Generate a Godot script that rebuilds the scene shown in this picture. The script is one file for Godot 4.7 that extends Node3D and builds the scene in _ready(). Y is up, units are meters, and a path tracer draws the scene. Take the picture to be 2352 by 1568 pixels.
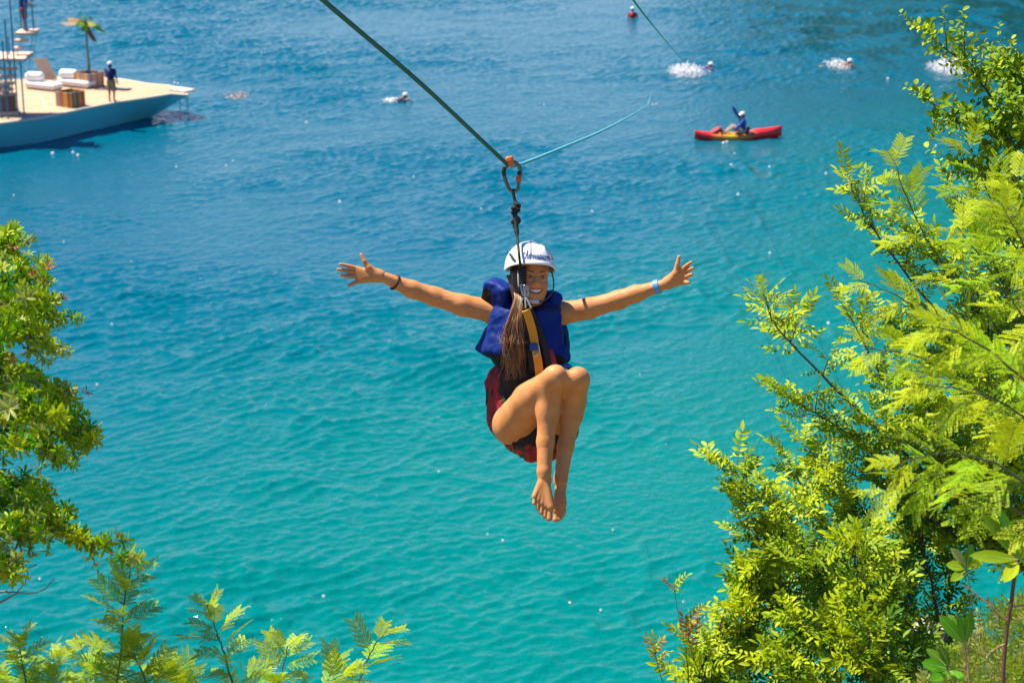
extends Node3D

# ---------------------------------------------------------------- lens and helpers
const FOCAL := 4717.0
const PITCH := 0.3048
const EYE := Vector3(0, 18, 0)
var right := Vector3(1, 0, 0)
var fwd := Vector3(0, -sin(PITCH), -cos(PITCH))
var upv := Vector3(0, cos(PITCH), -sin(PITCH))
var rng := RandomNumberGenerator.new()
var names := {}

# where a point seen in the survey photograph stands at a measured depth (m)
func at(px: float, py: float, d: float) -> Vector3:
	return EYE + fwd * d + right * ((px - 1176.0) * d / FOCAL) + upv * ((784.0 - py) * d / FOCAL)

# where it stands on a level plane
func on(px: float, py: float, y := 0.0) -> Vector3:
	return at(px, py, (EYE.y - y) / (sin(PITCH) - cos(PITCH) * (784.0 - py) / FOCAL))

class MB:
	var v := PackedVector3Array()
	var c := PackedColorArray()
	var i := PackedInt32Array()
	var uv := PackedVector2Array()
	func vert(p: Vector3, col: Color) -> int:
		v.append(p); c.append(col)
		return v.size() - 1
	func tri(a: int, b: int, d: int) -> void:
		i.append(a); i.append(b); i.append(d)
	func quad(a: int, b: int, d: int, e: int) -> void:
		i.append_array(PackedInt32Array([a, b, d, a, d, e]))
	func tube(pts: Array, radii: Array, sides: int, col: Color, caps := true, flat := 1.0) -> void:
		var n := pts.size()
		var t0: Vector3 = (pts[1] - pts[0]).normalized()
		var nn := t0.cross(Vector3.UP if absf(t0.y) < 0.9 else Vector3.RIGHT).normalized()
		var first := v.size()
		for k in n:
			var t: Vector3 = (pts[mini(k + 1, n - 1)] - pts[maxi(k - 1, 0)]).normalized()
			nn = (nn - t * nn.dot(t)).normalized()
			var b := t.cross(nn)
			var r: float = radii[mini(k, radii.size() - 1)]
			for j in sides:
				var a := TAU * j / sides
				vert(pts[k] + (nn * cos(a) + b * sin(a) * flat) * r, col)
		for k in n - 1:
			for j in sides:
				var a := first + k * sides + j
				var b2 := first + k * sides + (j + 1) % sides
				quad(a, a + sides, b2 + sides, b2)
		if caps:
			var s := vert(pts[0], col)
			var e := vert(pts[n - 1], col)
			var l := first + (n - 1) * sides
			for j in sides:
				tri(s, first + j, first + (j + 1) % sides)
				tri(e, l + (j + 1) % sides, l + j)
	func ball(p: Vector3, r: Vector3, bas: Basis, col: Color, nu := 16, nv := 10) -> void:
		var first := v.size()
		for a in nv + 1:
			var th := PI * a / nv
			for b in nu:
				var ph := TAU * b / nu
				vert(p + bas * (Vector3(sin(th) * cos(ph), cos(th), sin(th) * sin(ph)) * r), col)
		for a in nv:
			for b in nu:
				var q := first + a * nu + b
				var w := first + a * nu + (b + 1) % nu
				quad(q, w, w + nu, q + nu)
	func box(p: Vector3, h: Vector3, bas: Basis, col: Color, bev := 0.0) -> void:
		# six faces (with chamfers when bev > 0)
		var q := h - Vector3.ONE * bev
		for ax in 3:
			for s in [-1.0, 1.0]:
				var n := Vector3.ZERO; n[ax] = s
				var u := Vector3.ZERO; u[(ax + 1) % 3] = 1
				var w := n.cross(u)
				var b := v.size()
				for k in [[-1, -1], [-1, 1], [1, 1], [1, -1]]:
					vert(p + bas * (n * h + u * q * k[0] + w * q * k[1]), col)
				quad(b, b + 1, b + 2, b + 3)
		if bev <= 0.0: return
		for ax in 3:
			for s in [-1.0, 1.0]:
				for s2 in [-1.0, 1.0]:
					var n := Vector3.ZERO; n[ax] = s
					var m := Vector3.ZERO; m[(ax + 1) % 3] = s2
					var e := Vector3.ZERO; e[(ax + 2) % 3] = 1
					var b := v.size()
					vert(p + bas * (n * h + m * q - e * q), col); vert(p + bas * (n * h + m * q + e * q), col)
					vert(p + bas * (n * q + m * h + e * q), col); vert(p + bas * (n * q + m * h - e * q), col)
					if s * s2 > 0: quad(b, b + 1, b + 2, b + 3)
					else: quad(b, b + 3, b + 2, b + 1)
		for sx in [-1.0, 1.0]:
			for sy in [-1.0, 1.0]:
				for sz in [-1.0, 1.0]:
					var s := Vector3(sx, sy, sz)
					var b := v.size()
					vert(p + bas * (s * Vector3(h.x, q.y, q.z)), col); vert(p + bas * (s * Vector3(q.x, h.y, q.z)), col); vert(p + bas * (s * Vector3(q.x, q.y, h.z)), col)
					if sx * sy * sz > 0: tri(b, b + 2, b + 1)
					else: tri(b, b + 1, b + 2)
	# a leaf blade folded along its midrib
	func leaf(p: Vector3, dir: Vector3, n: Vector3, l: float, w: float, col: Color, fold := 0.25, droop := 0.15, st := [0.0, 0.3, 0.65, 1.0], ws := [0.08, 0.9, 0.85, 0.0]) -> void:
		var side := dir.cross(n).normalized()
		var prev := [-1, -1, -1]
		for k in st.size():
			var t: float = st[k]
			var m := p + dir * (l * t) - n * (droop * l * t * t)
			var hw: float = w * 0.5 * ws[k]
			var cur := []
			if hw < 0.0001:
				var q := vert(m, col)
				cur = [q, q, q]
			else:
				cur = [vert(m - side * hw + n * (hw * fold), col), vert(m, col * Color(0.92, 0.94, 0.9)), vert(m + side * hw + n * (hw * fold), col)]
			if k > 0:
				for s in 2:
					if cur[s] == cur[s + 1]: tri(prev[s], cur[s], prev[s + 1])
					elif prev[s] == prev[s + 1]: tri(prev[s], cur[s], cur[s + 1])
					else: quad(prev[s], cur[s], cur[s + 1], prev[s + 1])
			prev = cur
	func done(origin := Vector3.ZERO) -> ArrayMesh:
		var n := PackedVector3Array()
		n.resize(v.size())
		for k in range(0, i.size(), 3):
			var a := i[k]; var b := i[k + 1]; var d := i[k + 2]
			var f := (v[d] - v[a]).cross(v[b] - v[a])
			n[a] += f; n[b] += f; n[d] += f
		for k in n.size():
			n[k] = n[k].normalized() if n[k].length_squared() > 1e-20 else Vector3.UP
		if origin != Vector3.ZERO:
			for k in v.size(): v[k] -= origin
		var arr := []
		arr.resize(Mesh.ARRAY_MAX)
		arr[Mesh.ARRAY_VERTEX] = v
		arr[Mesh.ARRAY_NORMAL] = n
		arr[Mesh.ARRAY_COLOR] = c
		arr[Mesh.ARRAY_INDEX] = i
		if uv.size() == v.size(): arr[Mesh.ARRAY_TEX_UV] = uv
		var m := ArrayMesh.new()
		m.add_surface_from_arrays(Mesh.PRIMITIVE_TRIANGLES, arr)
		return m

# ---- smooth bodies: a field of joined shapes, meshed as surface nets
# [0, a, b, ra, rb, k] tapered capsule; [1, centre, basis, radii, k] ellipsoid; [2, centre, basis, half, round, k] rounded box; a trailing "cut" removes
func nets(mb: MB, prims: Array, cell: float, paint: Callable) -> void:
	var lo := Vector3.ONE * 1e6
	var hi := -lo
	var boxes := []
	for p in prims:
		var a: Vector3; var b: Vector3
		if p[0] == 0:
			var m: Vector3 = Vector3.ONE * (maxf(p[3], p[4]) + p[5] + cell * 2.5)
			a = Vector3(p[1]).min(p[2]) - m; b = Vector3(p[1]).max(p[2]) + m
		else:
			var h: Vector3 = p[3]
			var bs: Basis = p[2]
			var e := Vector3(absf(bs.x.x) * h.x + absf(bs.y.x) * h.y + absf(bs.z.x) * h.z, absf(bs.x.y) * h.x + absf(bs.y.y) * h.y + absf(bs.z.y) * h.z, absf(bs.x.z) * h.x + absf(bs.y.z) * h.y + absf(bs.z.z) * h.z)
			var kk: float = p[4] if p[0] == 1 else p[5]
			e += Vector3.ONE * (kk + cell * 2.5)
			a = p[1] - e; b = p[1] + e
		boxes.append([a, b])
		if not (p[p.size() - 1] is String):
			lo = lo.min(a); hi = hi.max(b)
	var nx := int((hi.x - lo.x) / cell) + 2
	var ny := int((hi.y - lo.y) / cell) + 2
	var nz := int((hi.z - lo.z) / cell) + 2
	var g := PackedFloat32Array()
	g.resize(nx * ny * nz)
	g.fill(1000.0)
	for pi in prims.size():
		var p: Array = prims[pi]
		var kind: int = p[0]
		var cut: bool = p[p.size() - 1] is String
		var a: Vector3 = (boxes[pi][0] - lo) / cell
		var b: Vector3 = (boxes[pi][1] - lo) / cell
		var x0 := maxi(0, int(a.x)); var x1 := mini(nx - 1, int(b.x) + 1)
		var y0 := maxi(0, int(a.y)); var y1 := mini(ny - 1, int(b.y) + 1)
		var z0 := maxi(0, int(a.z)); var z1 := mini(nz - 1, int(b.z) + 1)
		var pa: Vector3 = p[1]
		var ba := Vector3.ZERO
		var ra := 0.0
		var rb := 0.0
		var bl := 1.0
		var inv := Basis()
		var rad := Vector3.ONE
		var k := 0.01
		var rd := 0.0
		if kind == 0:
			ba = p[2] - pa; ra = p[3]; rb = p[4] - ra; bl = maxf(ba.length_squared(), 1e-9); k = p[5]
		else:
			inv = Basis(p[2]).transposed(); rad = p[3]
			if kind == 1: k = p[4]
			else:
				rd = p[4]; k = p[5]; rad = rad - Vector3.ONE * rd
		k = maxf(k, 0.0001)
		for x in range(x0, x1 + 1):
			for y in range(y0, y1 + 1):
				var at0 := (x * ny + y) * nz
				for z in range(z0, z1 + 1):
					var q := lo + Vector3(x, y, z) * cell - pa
					var d := 0.0
					if kind == 0:
						var t := clampf(q.dot(ba) / bl, 0.0, 1.0)
						d = (q - ba * t).length() - ra - rb * t
					elif kind == 1:
						q = (inv * q) / rad
						var k0 := q.length()
						d = k0 * (k0 - 1.0) / maxf((q / rad).length(), 1e-6)
					else:
						q = (inv * q).abs() - rad
						d = q.max(Vector3.ZERO).length() + minf(maxf(q.x, maxf(q.y, q.z)), 0.0) - rd
					var o := g[at0 + z]
					if cut:
						d = -d
						var h := maxf(k - absf(o - d), 0.0) / k
						g[at0 + z] = maxf(o, d) + h * h * k * 0.25
					else:
						var h := maxf(k - absf(o - d), 0.0) / k
						g[at0 + z] = minf(o, d) - h * h * k * 0.25
	var ids := PackedInt32Array()
	ids.resize(g.size())
	ids.fill(-1)
	var near := cell * 2.0
	var sx := ny * nz
	var live := PackedInt32Array()
	var off := [0, 1, nz, nz + 1, sx, sx + 1, sx + nz, sx + nz + 1]
	var edges := [[0, 1], [2, 3], [4, 5], [6, 7], [0, 2], [1, 3], [4, 6], [5, 7], [0, 4], [1, 5], [2, 6], [3, 7]]
	var corner := [Vector3(0, 0, 0), Vector3(0, 0, 1), Vector3(0, 1, 0), Vector3(0, 1, 1), Vector3(1, 0, 0), Vector3(1, 0, 1), Vector3(1, 1, 0), Vector3(1, 1, 1)]
	for x in nx - 1:
		for y in ny - 1:
			var b0 := (x * ny + y) * nz
			for z in nz - 1:
				var id := b0 + z
				var g0 := g[id]
				if g0 > near or g0 < -near: continue
				var neg := 0
				for o in off:
					if g[id + o] < 0.0: neg += 1
				if neg == 0 or neg == 8: continue
				var sum := Vector3.ZERO
				var cnt := 0
				for e in edges:
					var va := g[id + off[e[0]]]
					var vb := g[id + off[e[1]]]
					if (va < 0.0) != (vb < 0.0):
						var t := va / (va - vb)
						sum += Vector3(corner[e[0]]).lerp(corner[e[1]], t)
						cnt += 1
				var w := lo + (Vector3(x, y, z) + sum / cnt) * cell
				ids[id] = mb.vert(w, paint.call(w))
				live.append(id)
	for id in live:
		var s := g[id] < 0.0
		# edges along z, y and x from this corner
		if s != (g[id + 1] < 0.0):
			_face(mb, ids, id, id - sx, id - sx - nz, id - nz, s)
		if s != (g[id + nz] < 0.0):
			_face(mb, ids, id, id - 1, id - sx - 1, id - sx, s)
		if s != (g[id + sx] < 0.0):
			_face(mb, ids, id, id - nz, id - nz - 1, id - 1, s)

func _face(mb: MB, ids: PackedInt32Array, a: int, b: int, d: int, e: int, s: bool) -> void:
	var q := [ids[a], ids[b], ids[d], ids[e]]
	if q.min() < 0: return
	if s: mb.quad(q[0], q[3], q[2], q[1])
	else: mb.quad(q[0], q[1], q[2], q[3])

# ---- nodes
func numbered(called: String) -> String:
	var n: int = names.get(called, 0)
	names[called] = n + 1
	return called if n == 0 else "%s_%03d" % [called, n]

func tag(o: Node, label: String, category: String, group := "", kind := "") -> void:
	if label: o.set_meta("label", label)
	if category: o.set_meta("category", category)
	if group: o.set_meta("group", group)
	if kind: o.set_meta("kind", kind)

func thing(called: String, label: String, category: String, where := Vector3.ZERO, group := "") -> Node3D:
	var o := Node3D.new()
	o.name = numbered(called)
	add_child(o)
	o.position = where
	tag(o, label, category, group)
	return o

func put(called: String, m: Mesh, mt: Material, parent: Node = null) -> MeshInstance3D:
	var o := MeshInstance3D.new()
	o.name = called if parent else numbered(called)
	o.mesh = m
	o.material_override = mt
	(parent if parent else self).add_child(o, true)
	return o

func part(called: String, mb: MB, mt: Material, parent: Node3D) -> MeshInstance3D:
	var from := Vector3.ZERO
	var p: Node = parent
	while p is Node3D and p != self:
		from += p.position
		p = p.get_parent()
	return put(called, mb.done(from), mt, parent)

func lin(r: float, g: float, b: float) -> Color:
	return Color(r, g, b).linear_to_srgb()

func paint(r: float, g: float, b: float, rough := 0.6, metal := 0.0, spec := 0.5) -> StandardMaterial3D:
	var m := StandardMaterial3D.new()
	m.albedo_color = lin(r, g, b)
	m.roughness = rough
	m.metallic = metal
	m.metallic_specular = spec
	return m

func tinted(rough := 0.6, spec := 0.5) -> StandardMaterial3D:
	var m := paint(1, 1, 1, rough, 0, spec)
	m.vertex_color_use_as_albedo = true
	return m

func noise_tex(seed_: int, freq: float, ramp: Array, octaves := 4, size := 256, kind := FastNoiseLite.TYPE_SIMPLEX_SMOOTH) -> NoiseTexture2D:
	var n := FastNoiseLite.new()
	n.seed = seed_; n.frequency = freq; n.fractal_octaves = octaves; n.noise_type = kind
	var t := NoiseTexture2D.new()
	t.width = size; t.height = size; t.seamless = true; t.noise = n
	if ramp.size():
		var gr := Gradient.new()
		gr.offsets = PackedFloat32Array(range(ramp.size()).map(func(k): return float(k) / (ramp.size() - 1)))
		gr.colors = PackedColorArray(ramp)
		t.color_ramp = gr
	return t

func grain(m: StandardMaterial3D, t: Texture2D, scale: Vector3) -> StandardMaterial3D:
	m.albedo_texture = t
	m.uv1_triplanar = true
	m.uv1_world_triplanar = true
	m.uv1_scale = scale
	return m

func leafy(r: float, g: float, b: float, back := 0.9, rough := 0.5) -> StandardMaterial3D:
	var m := paint(r, g, b, rough, 0, 0.27)
	m.vertex_color_use_as_albedo = true
	m.backlight_enabled = true
	m.backlight = lin(back, back, back * 0.55)
	m.cull_mode = BaseMaterial3D.CULL_DISABLED
	return m

func smooth_path(pts: Array, per := 6) -> Array:
	var out := []
	for k in pts.size() - 1:
		var a: Vector3 = pts[maxi(k - 1, 0)]
		var b: Vector3 = pts[k]
		var c2: Vector3 = pts[k + 1]
		var d: Vector3 = pts[mini(k + 2, pts.size() - 1)]
		for j in per:
			out.append(b.cubic_interpolate(c2, a, d, float(j) / per))
	out.append(pts[pts.size() - 1])
	return out

# ================================================================ the scene
func _ready() -> void:
	rng.seed = 7
	var cam := Camera3D.new()
	cam.name = "camera"
	cam.position = EYE
	cam.rotation.x = -PITCH
	cam.fov = rad_to_deg(2.0 * atan(784.0 / FOCAL))
	cam.near = 0.1
	cam.far = 5000.0
	var lens := CameraAttributesPhysical.new()
	lens.frustum_focal_length = 12.0 / tan(deg_to_rad(cam.fov) / 2.0)
	lens.frustum_focus_distance = 9.1
	lens.exposure_aperture = 5.6
	lens.frustum_near = 0.1
	lens.frustum_far = 5000.0
	cam.attributes = lens
	add_child(cam)
	cam.current = true
	var we := WorldEnvironment.new()
	we.name = "sky"
	var env := Environment.new()
	env.background_mode = Environment.BG_SKY
	var sm := ProceduralSkyMaterial.new()
	sm.sky_top_color = Color(0.06, 0.39, 0.72)
	sm.sky_horizon_color = Color(0.86, 0.93, 0.98)
	sm.sky_curve = 0.16
	sm.ground_bottom_color = Color(0.05, 0.25, 0.3)
	sm.ground_horizon_color = Color(0.4, 0.6, 0.7)
	var sky := Sky.new()
	sky.sky_material = sm
	env.sky = sky
	env.background_energy_multiplier = 0.6
	env.tonemap_mode = Environment.TONE_MAPPER_LINEAR
	env.tonemap_exposure = 2.12
	env.sdfgi_enabled = true
	env.ssao_enabled = true
	env.ssil_enabled = true
	we.environment = env
	add_child(we)
	var sun := DirectionalLight3D.new()
	sun.name = "sun"
	sun.light_energy = 1.6
	sun.light_color = Color(1.0, 0.955, 0.88)
	sun.light_angular_distance = 0.5
	sun.shadow_enabled = true
	add_child(sun)
	sun.look_at_from_position(Vector3.ZERO, -Vector3(-0.42, 0.82, -0.23))

	build_water()
	build_land()
	build_boat()
	build_kayak()
	build_swimmers()
	build_ropes()
	build_flyer()
	build_plants()

# ---------------------------------------------------------------- water
func build_water() -> void:
	var xs := PackedFloat32Array([-1500, -700, -300, -150, -90, -60, -48])
	var x := -42.0
	while x < 42.0:
		xs.append(x); x += 0.125
	xs.append_array(PackedFloat32Array([42, 48, 60, 90, 150, 300, 700, 1500]))
	var zs := PackedFloat32Array([10, -5, -20, -28])
	var z := -33.0
	while z > -150.0:
		zs.append(z); z -= 0.085 + (-33.0 - z) * 0.0019
	zs.append_array(PackedFloat32Array([-155, -170, -200, -260, -400, -800, -2000]))
	var n1 := FastNoiseLite.new(); n1.seed = 3; n1.frequency = 1.0; n1.noise_type = FastNoiseLite.TYPE_SIMPLEX_SMOOTH; n1.fractal_type = FastNoiseLite.FRACTAL_NONE
	var n2 := FastNoiseLite.new(); n2.seed = 11; n2.frequency = 1.0; n2.noise_type = FastNoiseLite.TYPE_SIMPLEX_SMOOTH; n2.fractal_octaves = 2
	var n3 := FastNoiseLite.new(); n3.seed = 23; n3.frequency = 0.035; n3.noise_type = FastNoiseLite.TYPE_SIMPLEX_SMOOTH; n3.fractal_octaves = 3
	var ca := cos(0.55); var sa := sin(0.55)
	var nx := xs.size(); var nz := zs.size()
	var v := PackedVector3Array(); v.resize(nx * nz)
	var nr := PackedVector3Array(); nr.resize(nx * nz)
	var col := PackedColorArray(); col.resize(nx * nz)
	var uv := PackedVector2Array(); uv.resize(nx * nz)
	var shoal := Color(0.0002, 0.138, 0.13)
	var deep := Color(0.0002, 0.088, 0.145)
	for j in nz:
		var zz := zs[j]
		var fade := smoothstep(-160.0, -135.0, zz) * smoothstep(-22.0, -30.0, zz)
		for k in nx:
			var xx := xs[k]
			var h := 0.0
			var gust := n3.get_noise_2d(xx, zz)
			if fade > 0.0 and absf(xx) < 44.0:
				var u := xx * ca - zz * sa
				var w := xx * sa + zz * ca
				var warp := gust * 1.6
				var patch := 0.6 + 1.3 * n3.get_noise_2d(xx * 5.0 + 300.0, zz * 7.0)
				var c1 := 1.0 - absf(n1.get_noise_2d(u * 0.5, w * 1.0 + warp))
				var c2 := 1.0 - absf(n1.get_noise_2d(u * 1.0 + 40.0, w * 1.9 - u * 0.3))
				h = 0.08 * c1 * c1 * c1 * c1 * patch + 0.036 * c2 * c2 * c2 * (1.2 - patch)
				h += 0.03 * n1.get_noise_2d(u * 0.2 + 9.0, w * 0.45)
				h += 0.028 * n2.get_noise_2d(xx * 2.2, zz * 3.2 + xx * 0.6)
				h *= fade * clampf(0.95 + gust * 1.5, 0.35, 1.7)
			v[j * nx + k] = Vector3(xx, h, zz)
			uv[j * nx + k] = Vector2(xx, zz) * 0.35
			# the bay deepens away from the shore and to the left
			var deepness := clampf((-zz - 40.0) / 40.0 - xx / 33.0 + n3.get_noise_2d(xx * 0.7 + 90.0, zz * 0.7) * 0.25, 0.0, 1.0)
			var c := shoal.lerp(deep, smoothstep(0.0, 1.0, deepness))
			# dark reflections of the wooded far shore, painted into the water colour
			var painted_reflection := smoothstep(8.0, 26.0, xx + n3.get_noise_2d(xx * 3.0, zz * 1.5 + 500.0) * 14.0) * smoothstep(-84.0, -118.0, zz) * smoothstep(-0.1, 0.25, n3.get_noise_2d(xx * 9.0 + 70.0, zz * 5.0) + 0.12)
			c = c.lerp(Color(0.0004, 0.04, 0.042), painted_reflection * 0.8)
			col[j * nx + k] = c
	for j in nz:
		for k in nx:
			var a := v[j * nx + maxi(k - 1, 0)]; var b := v[j * nx + mini(k + 1, nx - 1)]
			var d := v[maxi(j - 1, 0) * nx + k]; var e := v[mini(j + 1, nz - 1) * nx + k]
			nr[j * nx + k] = (d - e).cross(b - a).normalized()
	var idx := PackedInt32Array(); idx.resize((nx - 1) * (nz - 1) * 6)
	var t := 0
	for j in nz - 1:
		for k in nx - 1:
			var a := j * nx + k
			# rows run away from the shore
			idx[t] = a; idx[t + 1] = a + nx; idx[t + 2] = a + nx + 1
			idx[t + 3] = a; idx[t + 4] = a + nx + 1; idx[t + 5] = a + 1
			t += 6
	var arr := []; arr.resize(Mesh.ARRAY_MAX)
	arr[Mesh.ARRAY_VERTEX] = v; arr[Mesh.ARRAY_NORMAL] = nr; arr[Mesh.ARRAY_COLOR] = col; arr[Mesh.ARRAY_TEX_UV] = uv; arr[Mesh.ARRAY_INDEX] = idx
	var m := ArrayMesh.new()
	m.add_surface_from_arrays(Mesh.PRIMITIVE_TRIANGLES, arr)
	var mt := tinted(0.05, 0.28)
	mt.normal_enabled = true
	var nt := noise_tex(5, 0.02, [], 4, 512)
	nt.as_normal_map = true
	nt.bump_strength = 6.0
	mt.normal_texture = nt
	mt.normal_scale = 0.6
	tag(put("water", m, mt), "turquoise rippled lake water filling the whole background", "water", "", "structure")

# ---------------------------------------------------------------- land
func build_land() -> void:
	var nn := FastNoiseLite.new(); nn.seed = 5; nn.frequency = 0.25; nn.fractal_octaves = 4
	var mb := MB.new()
	var nx := 70; var nz := 60
	for j in nz + 1:
		for k in nx + 1:
			var x := -14.0 + 28.0 * k / nx
			var z := 8.0 - 26.0 * j / nz
			var y := 12.5 + maxf(0.0, z + 2.0) * 0.25
			y += smoothstep(1.3, 2.2, x) * 1.4
			var lip := 8.2 + smoothstep(1.2, 2.4, x) * 0.3
			y -= maxf(0.0, -z - lip) * 2.4
			y += nn.get_noise_2d(x, z) * 0.3 + nn.get_noise_2d(x * 4.0, z * 4.0) * 0.06
			mb.vert(Vector3(x, maxf(y, -2.0), z), Color(1, 1, 1))
	for j in nz:
		for k in nx:
			var a := j * (nx + 1) + k
			mb.quad(a, a + nx + 1, a + nx + 2, a + 1)
	var soil := grain(paint(1, 1, 1, 0.9), noise_tex(9, 0.03, [lin(0.08, 0.06, 0.035), lin(0.24, 0.17, 0.12), lin(0.14, 0.14, 0.05), lin(0.36, 0.27, 0.22)], 5), Vector3(1.3, 1.3, 1.3))
	tag(put("hillside", mb.done(), soil), "dry pinkish soil of the slope at the lower right corner", "ground", "", "structure")
	# the wooded far shore above the frame, which the water mirrors
	var hb := MB.new()
	var hx := 90; var hz := 14
	for j in hz + 1:
		for k in hx + 1:
			var x := 20.0 + 280.0 * k / hx
			var t := float(j) / hz
			var y := -1.0 + 85.0 * sin(t * PI * 0.5) * smoothstep(20.0, 60.0, x + nn.get_noise_2d(x * 0.2, 4.0) * 12.0)
			y += nn.get_noise_2d(x * 0.9, t * 60.0) * 9.0 * t
			hb.vert(Vector3(x, y, -235.0 - 70.0 * t + nn.get_noise_2d(x * 0.4, t * 20.0) * 8.0), Color(1, 1, 1))
	for j in hz:
		for k in hx:
			var a := j * (hx + 1) + k
			hb.quad(a, a + hx + 1, a + hx + 2, a + 1)
	var wood := grain(paint(1, 1, 1, 0.9), noise_tex(19, 0.05, [lin(0.006, 0.015, 0.005), lin(0.014, 0.035, 0.01), lin(0.03, 0.06, 0.015)], 5), Vector3.ONE * 0.12)
	tag(put("far_shore", hb.done(), wood), "dark wooded hill of the far shore", "hill", "", "structure")
	# a rock among the weeds
	var rk := thing("rock", "pale grey boulder half hidden behind the leaves at the lower right corner", "rock", at(2160, 1465, 9.6))
	var rb := MB.new()
	nets(rb, [[1, rk.position, Basis(Vector3.UP, 0.5), Vector3(0.16, 0.11, 0.14), 0.02], [1, rk.position + Vector3(0.12, -0.06, 0.03), Basis(Vector3(0.3, 1, 0.2).normalized(), 1.2), Vector3(0.14, 0.09, 0.1), 0.02]], 0.02, func(_p): return Color(1, 1, 1))
	for k in rb.v.size(): rb.v[k] += Vector3(nn.get_noise_3dv(rb.v[k] * 30.0), nn.get_noise_3dv(rb.v[k] * 31.0 + Vector3.ONE), nn.get_noise_3dv(rb.v[k] * 29.0)) * 0.03
	part("stone", rb, grain(paint(1, 1, 1, 0.85), noise_tex(29, 0.04, [lin(0.25, 0.22, 0.2), lin(0.5, 0.46, 0.43), lin(0.35, 0.32, 0.3)], 4), Vector3.ONE * 4.0), rk)

# ---------------------------------------------------------------- small figures
# joints in a figure's own axes: x to its left hand as seen from behind, y up, z ahead
func figure(called: String, label: String, where: Vector3, yaw: float, j: Dictionary, skin: Color, shirt: Color, shorts: Color, hat: Color, group := "", hair := Color(0.02, 0.012, 0.008)) -> Node3D:
	var t := thing(called, label, "person", where, group)
	var bs := Basis(Vector3.UP, yaw)
	var q := {}
	for k in j:
		if j[k] is Vector3: q[k] = bs * j[k]
	var body := [
		[1, q.head, bs, Vector3(0.078, 0.115, 0.095), 0.02], [0, q.head - bs.y * 0.08, q.chest + bs.y * 0.16, 0.05, 0.055, 0.04],
		[1, q.chest, bs, Vector3(0.165, 0.2, 0.115), 0.06], [1, q.pelvis, bs, Vector3(0.16, 0.14, 0.115), 0.08], [0, q.chest, q.pelvis, 0.13, 0.13, 0.06],
		[1, q.head + bs * Vector3(0, -0.02, 0.095), bs, Vector3(0.015, 0.025, 0.02), 0.01]]
	var sh := [[1, q.chest, bs, Vector3(0.195, 0.22, 0.145), 0.05], [0, q.chest, q.pelvis + bs.y * 0.06, 0.155, 0.15, 0.06]]
	var lo := [[1, q.pelvis, bs, Vector3(0.178, 0.14, 0.135), 0.05]]
	for s in ["l", "r"]:
		body.append([0, q[s + "_shoulder"], q[s + "_elbow"], 0.052, 0.042, 0.05])
		body.append([0, q[s + "_elbow"], q[s + "_hand"], 0.042, 0.028, 0.02])
		var along: Vector3 = (q[s + "_hand"] - q[s + "_elbow"]).normalized()
		body.append([0, q[s + "_hand"], q[s + "_hand"] + along * 0.11, 0.036, 0.022, 0.02])
		sh.append([0, q[s + "_shoulder"], Vector3(q[s + "_shoulder"]).lerp(q[s + "_elbow"], j.get("sleeve", 0.55)), 0.07, 0.062, 0.05])
		if j.get("sleeve", 0.55) > 0.9: sh.append([0, q[s + "_elbow"], Vector3(q[s + "_elbow"]).lerp(q[s + "_hand"], 0.9), 0.078, 0.06, 0.03])
		if q.has(s + "_knee"):
			body.append([0, q[s + "_hip"], q[s + "_knee"], 0.085, 0.056, 0.05])
			body.append([0, q[s + "_knee"], q[s + "_ankle"], 0.057, 0.037, 0.03])
			body.append([0, q[s + "_ankle"], q[s + "_toe"], 0.038, 0.028, 0.03])
			lo.append([0, q[s + "_hip"], Vector3(q[s + "_hip"]).lerp(q[s + "_knee"], 0.8), 0.11, 0.095, 0.04])
	for list in [body, sh, lo]:
		for p in list:
			p[1] = p[1] + where
			if p[0] == 0: p[2] = p[2] + where
	var mb := MB.new()
	nets(mb, body, 0.02, func(_p): return skin)
	part("body", mb, tinted(0.5), t)
	mb = MB.new(); nets(mb, sh, 0.024, func(_p): return shirt); part("life_vest" if j.has("vest") else "shirt", mb, tinted(0.7), t)
	if q.has("l_knee"):
		mb = MB.new(); nets(mb, lo, 0.024, func(_p): return shorts); part("shorts", mb, tinted(0.8), t)
	mb = MB.new()
	var hc: Vector3 = where + q.head
	nets(mb, [[1, hc + bs * Vector3(0, 0.045, -0.012), bs, Vector3(0.118, 0.115, 0.135), 0.01], [1, hc + bs * Vector3(0, 0.03, 0.08), bs, Vector3(0.1, 0.02, 0.09), 0.03], [2, hc + bs * Vector3(0, -0.115, 0.02), bs, Vector3(0.3, 0.13, 0.3), 0.01, 0.01, "cut"]], 0.02, func(_p): return hat)
	part("helmet", mb, tinted(0.3), t)
	mb = MB.new()
	nets(mb, [[1, hc + bs * Vector3(0, 0.0, -0.03), bs, Vector3(0.09, 0.12, 0.09), 0.01], [0, hc + bs * Vector3(0, -0.05, -0.06), hc + bs * Vector3(0, -0.12, -0.075), 0.06, 0.03, 0.03]], 0.02, func(_p): return hair)
	part("hair", mb, tinted(0.6), t)
	return t

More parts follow.
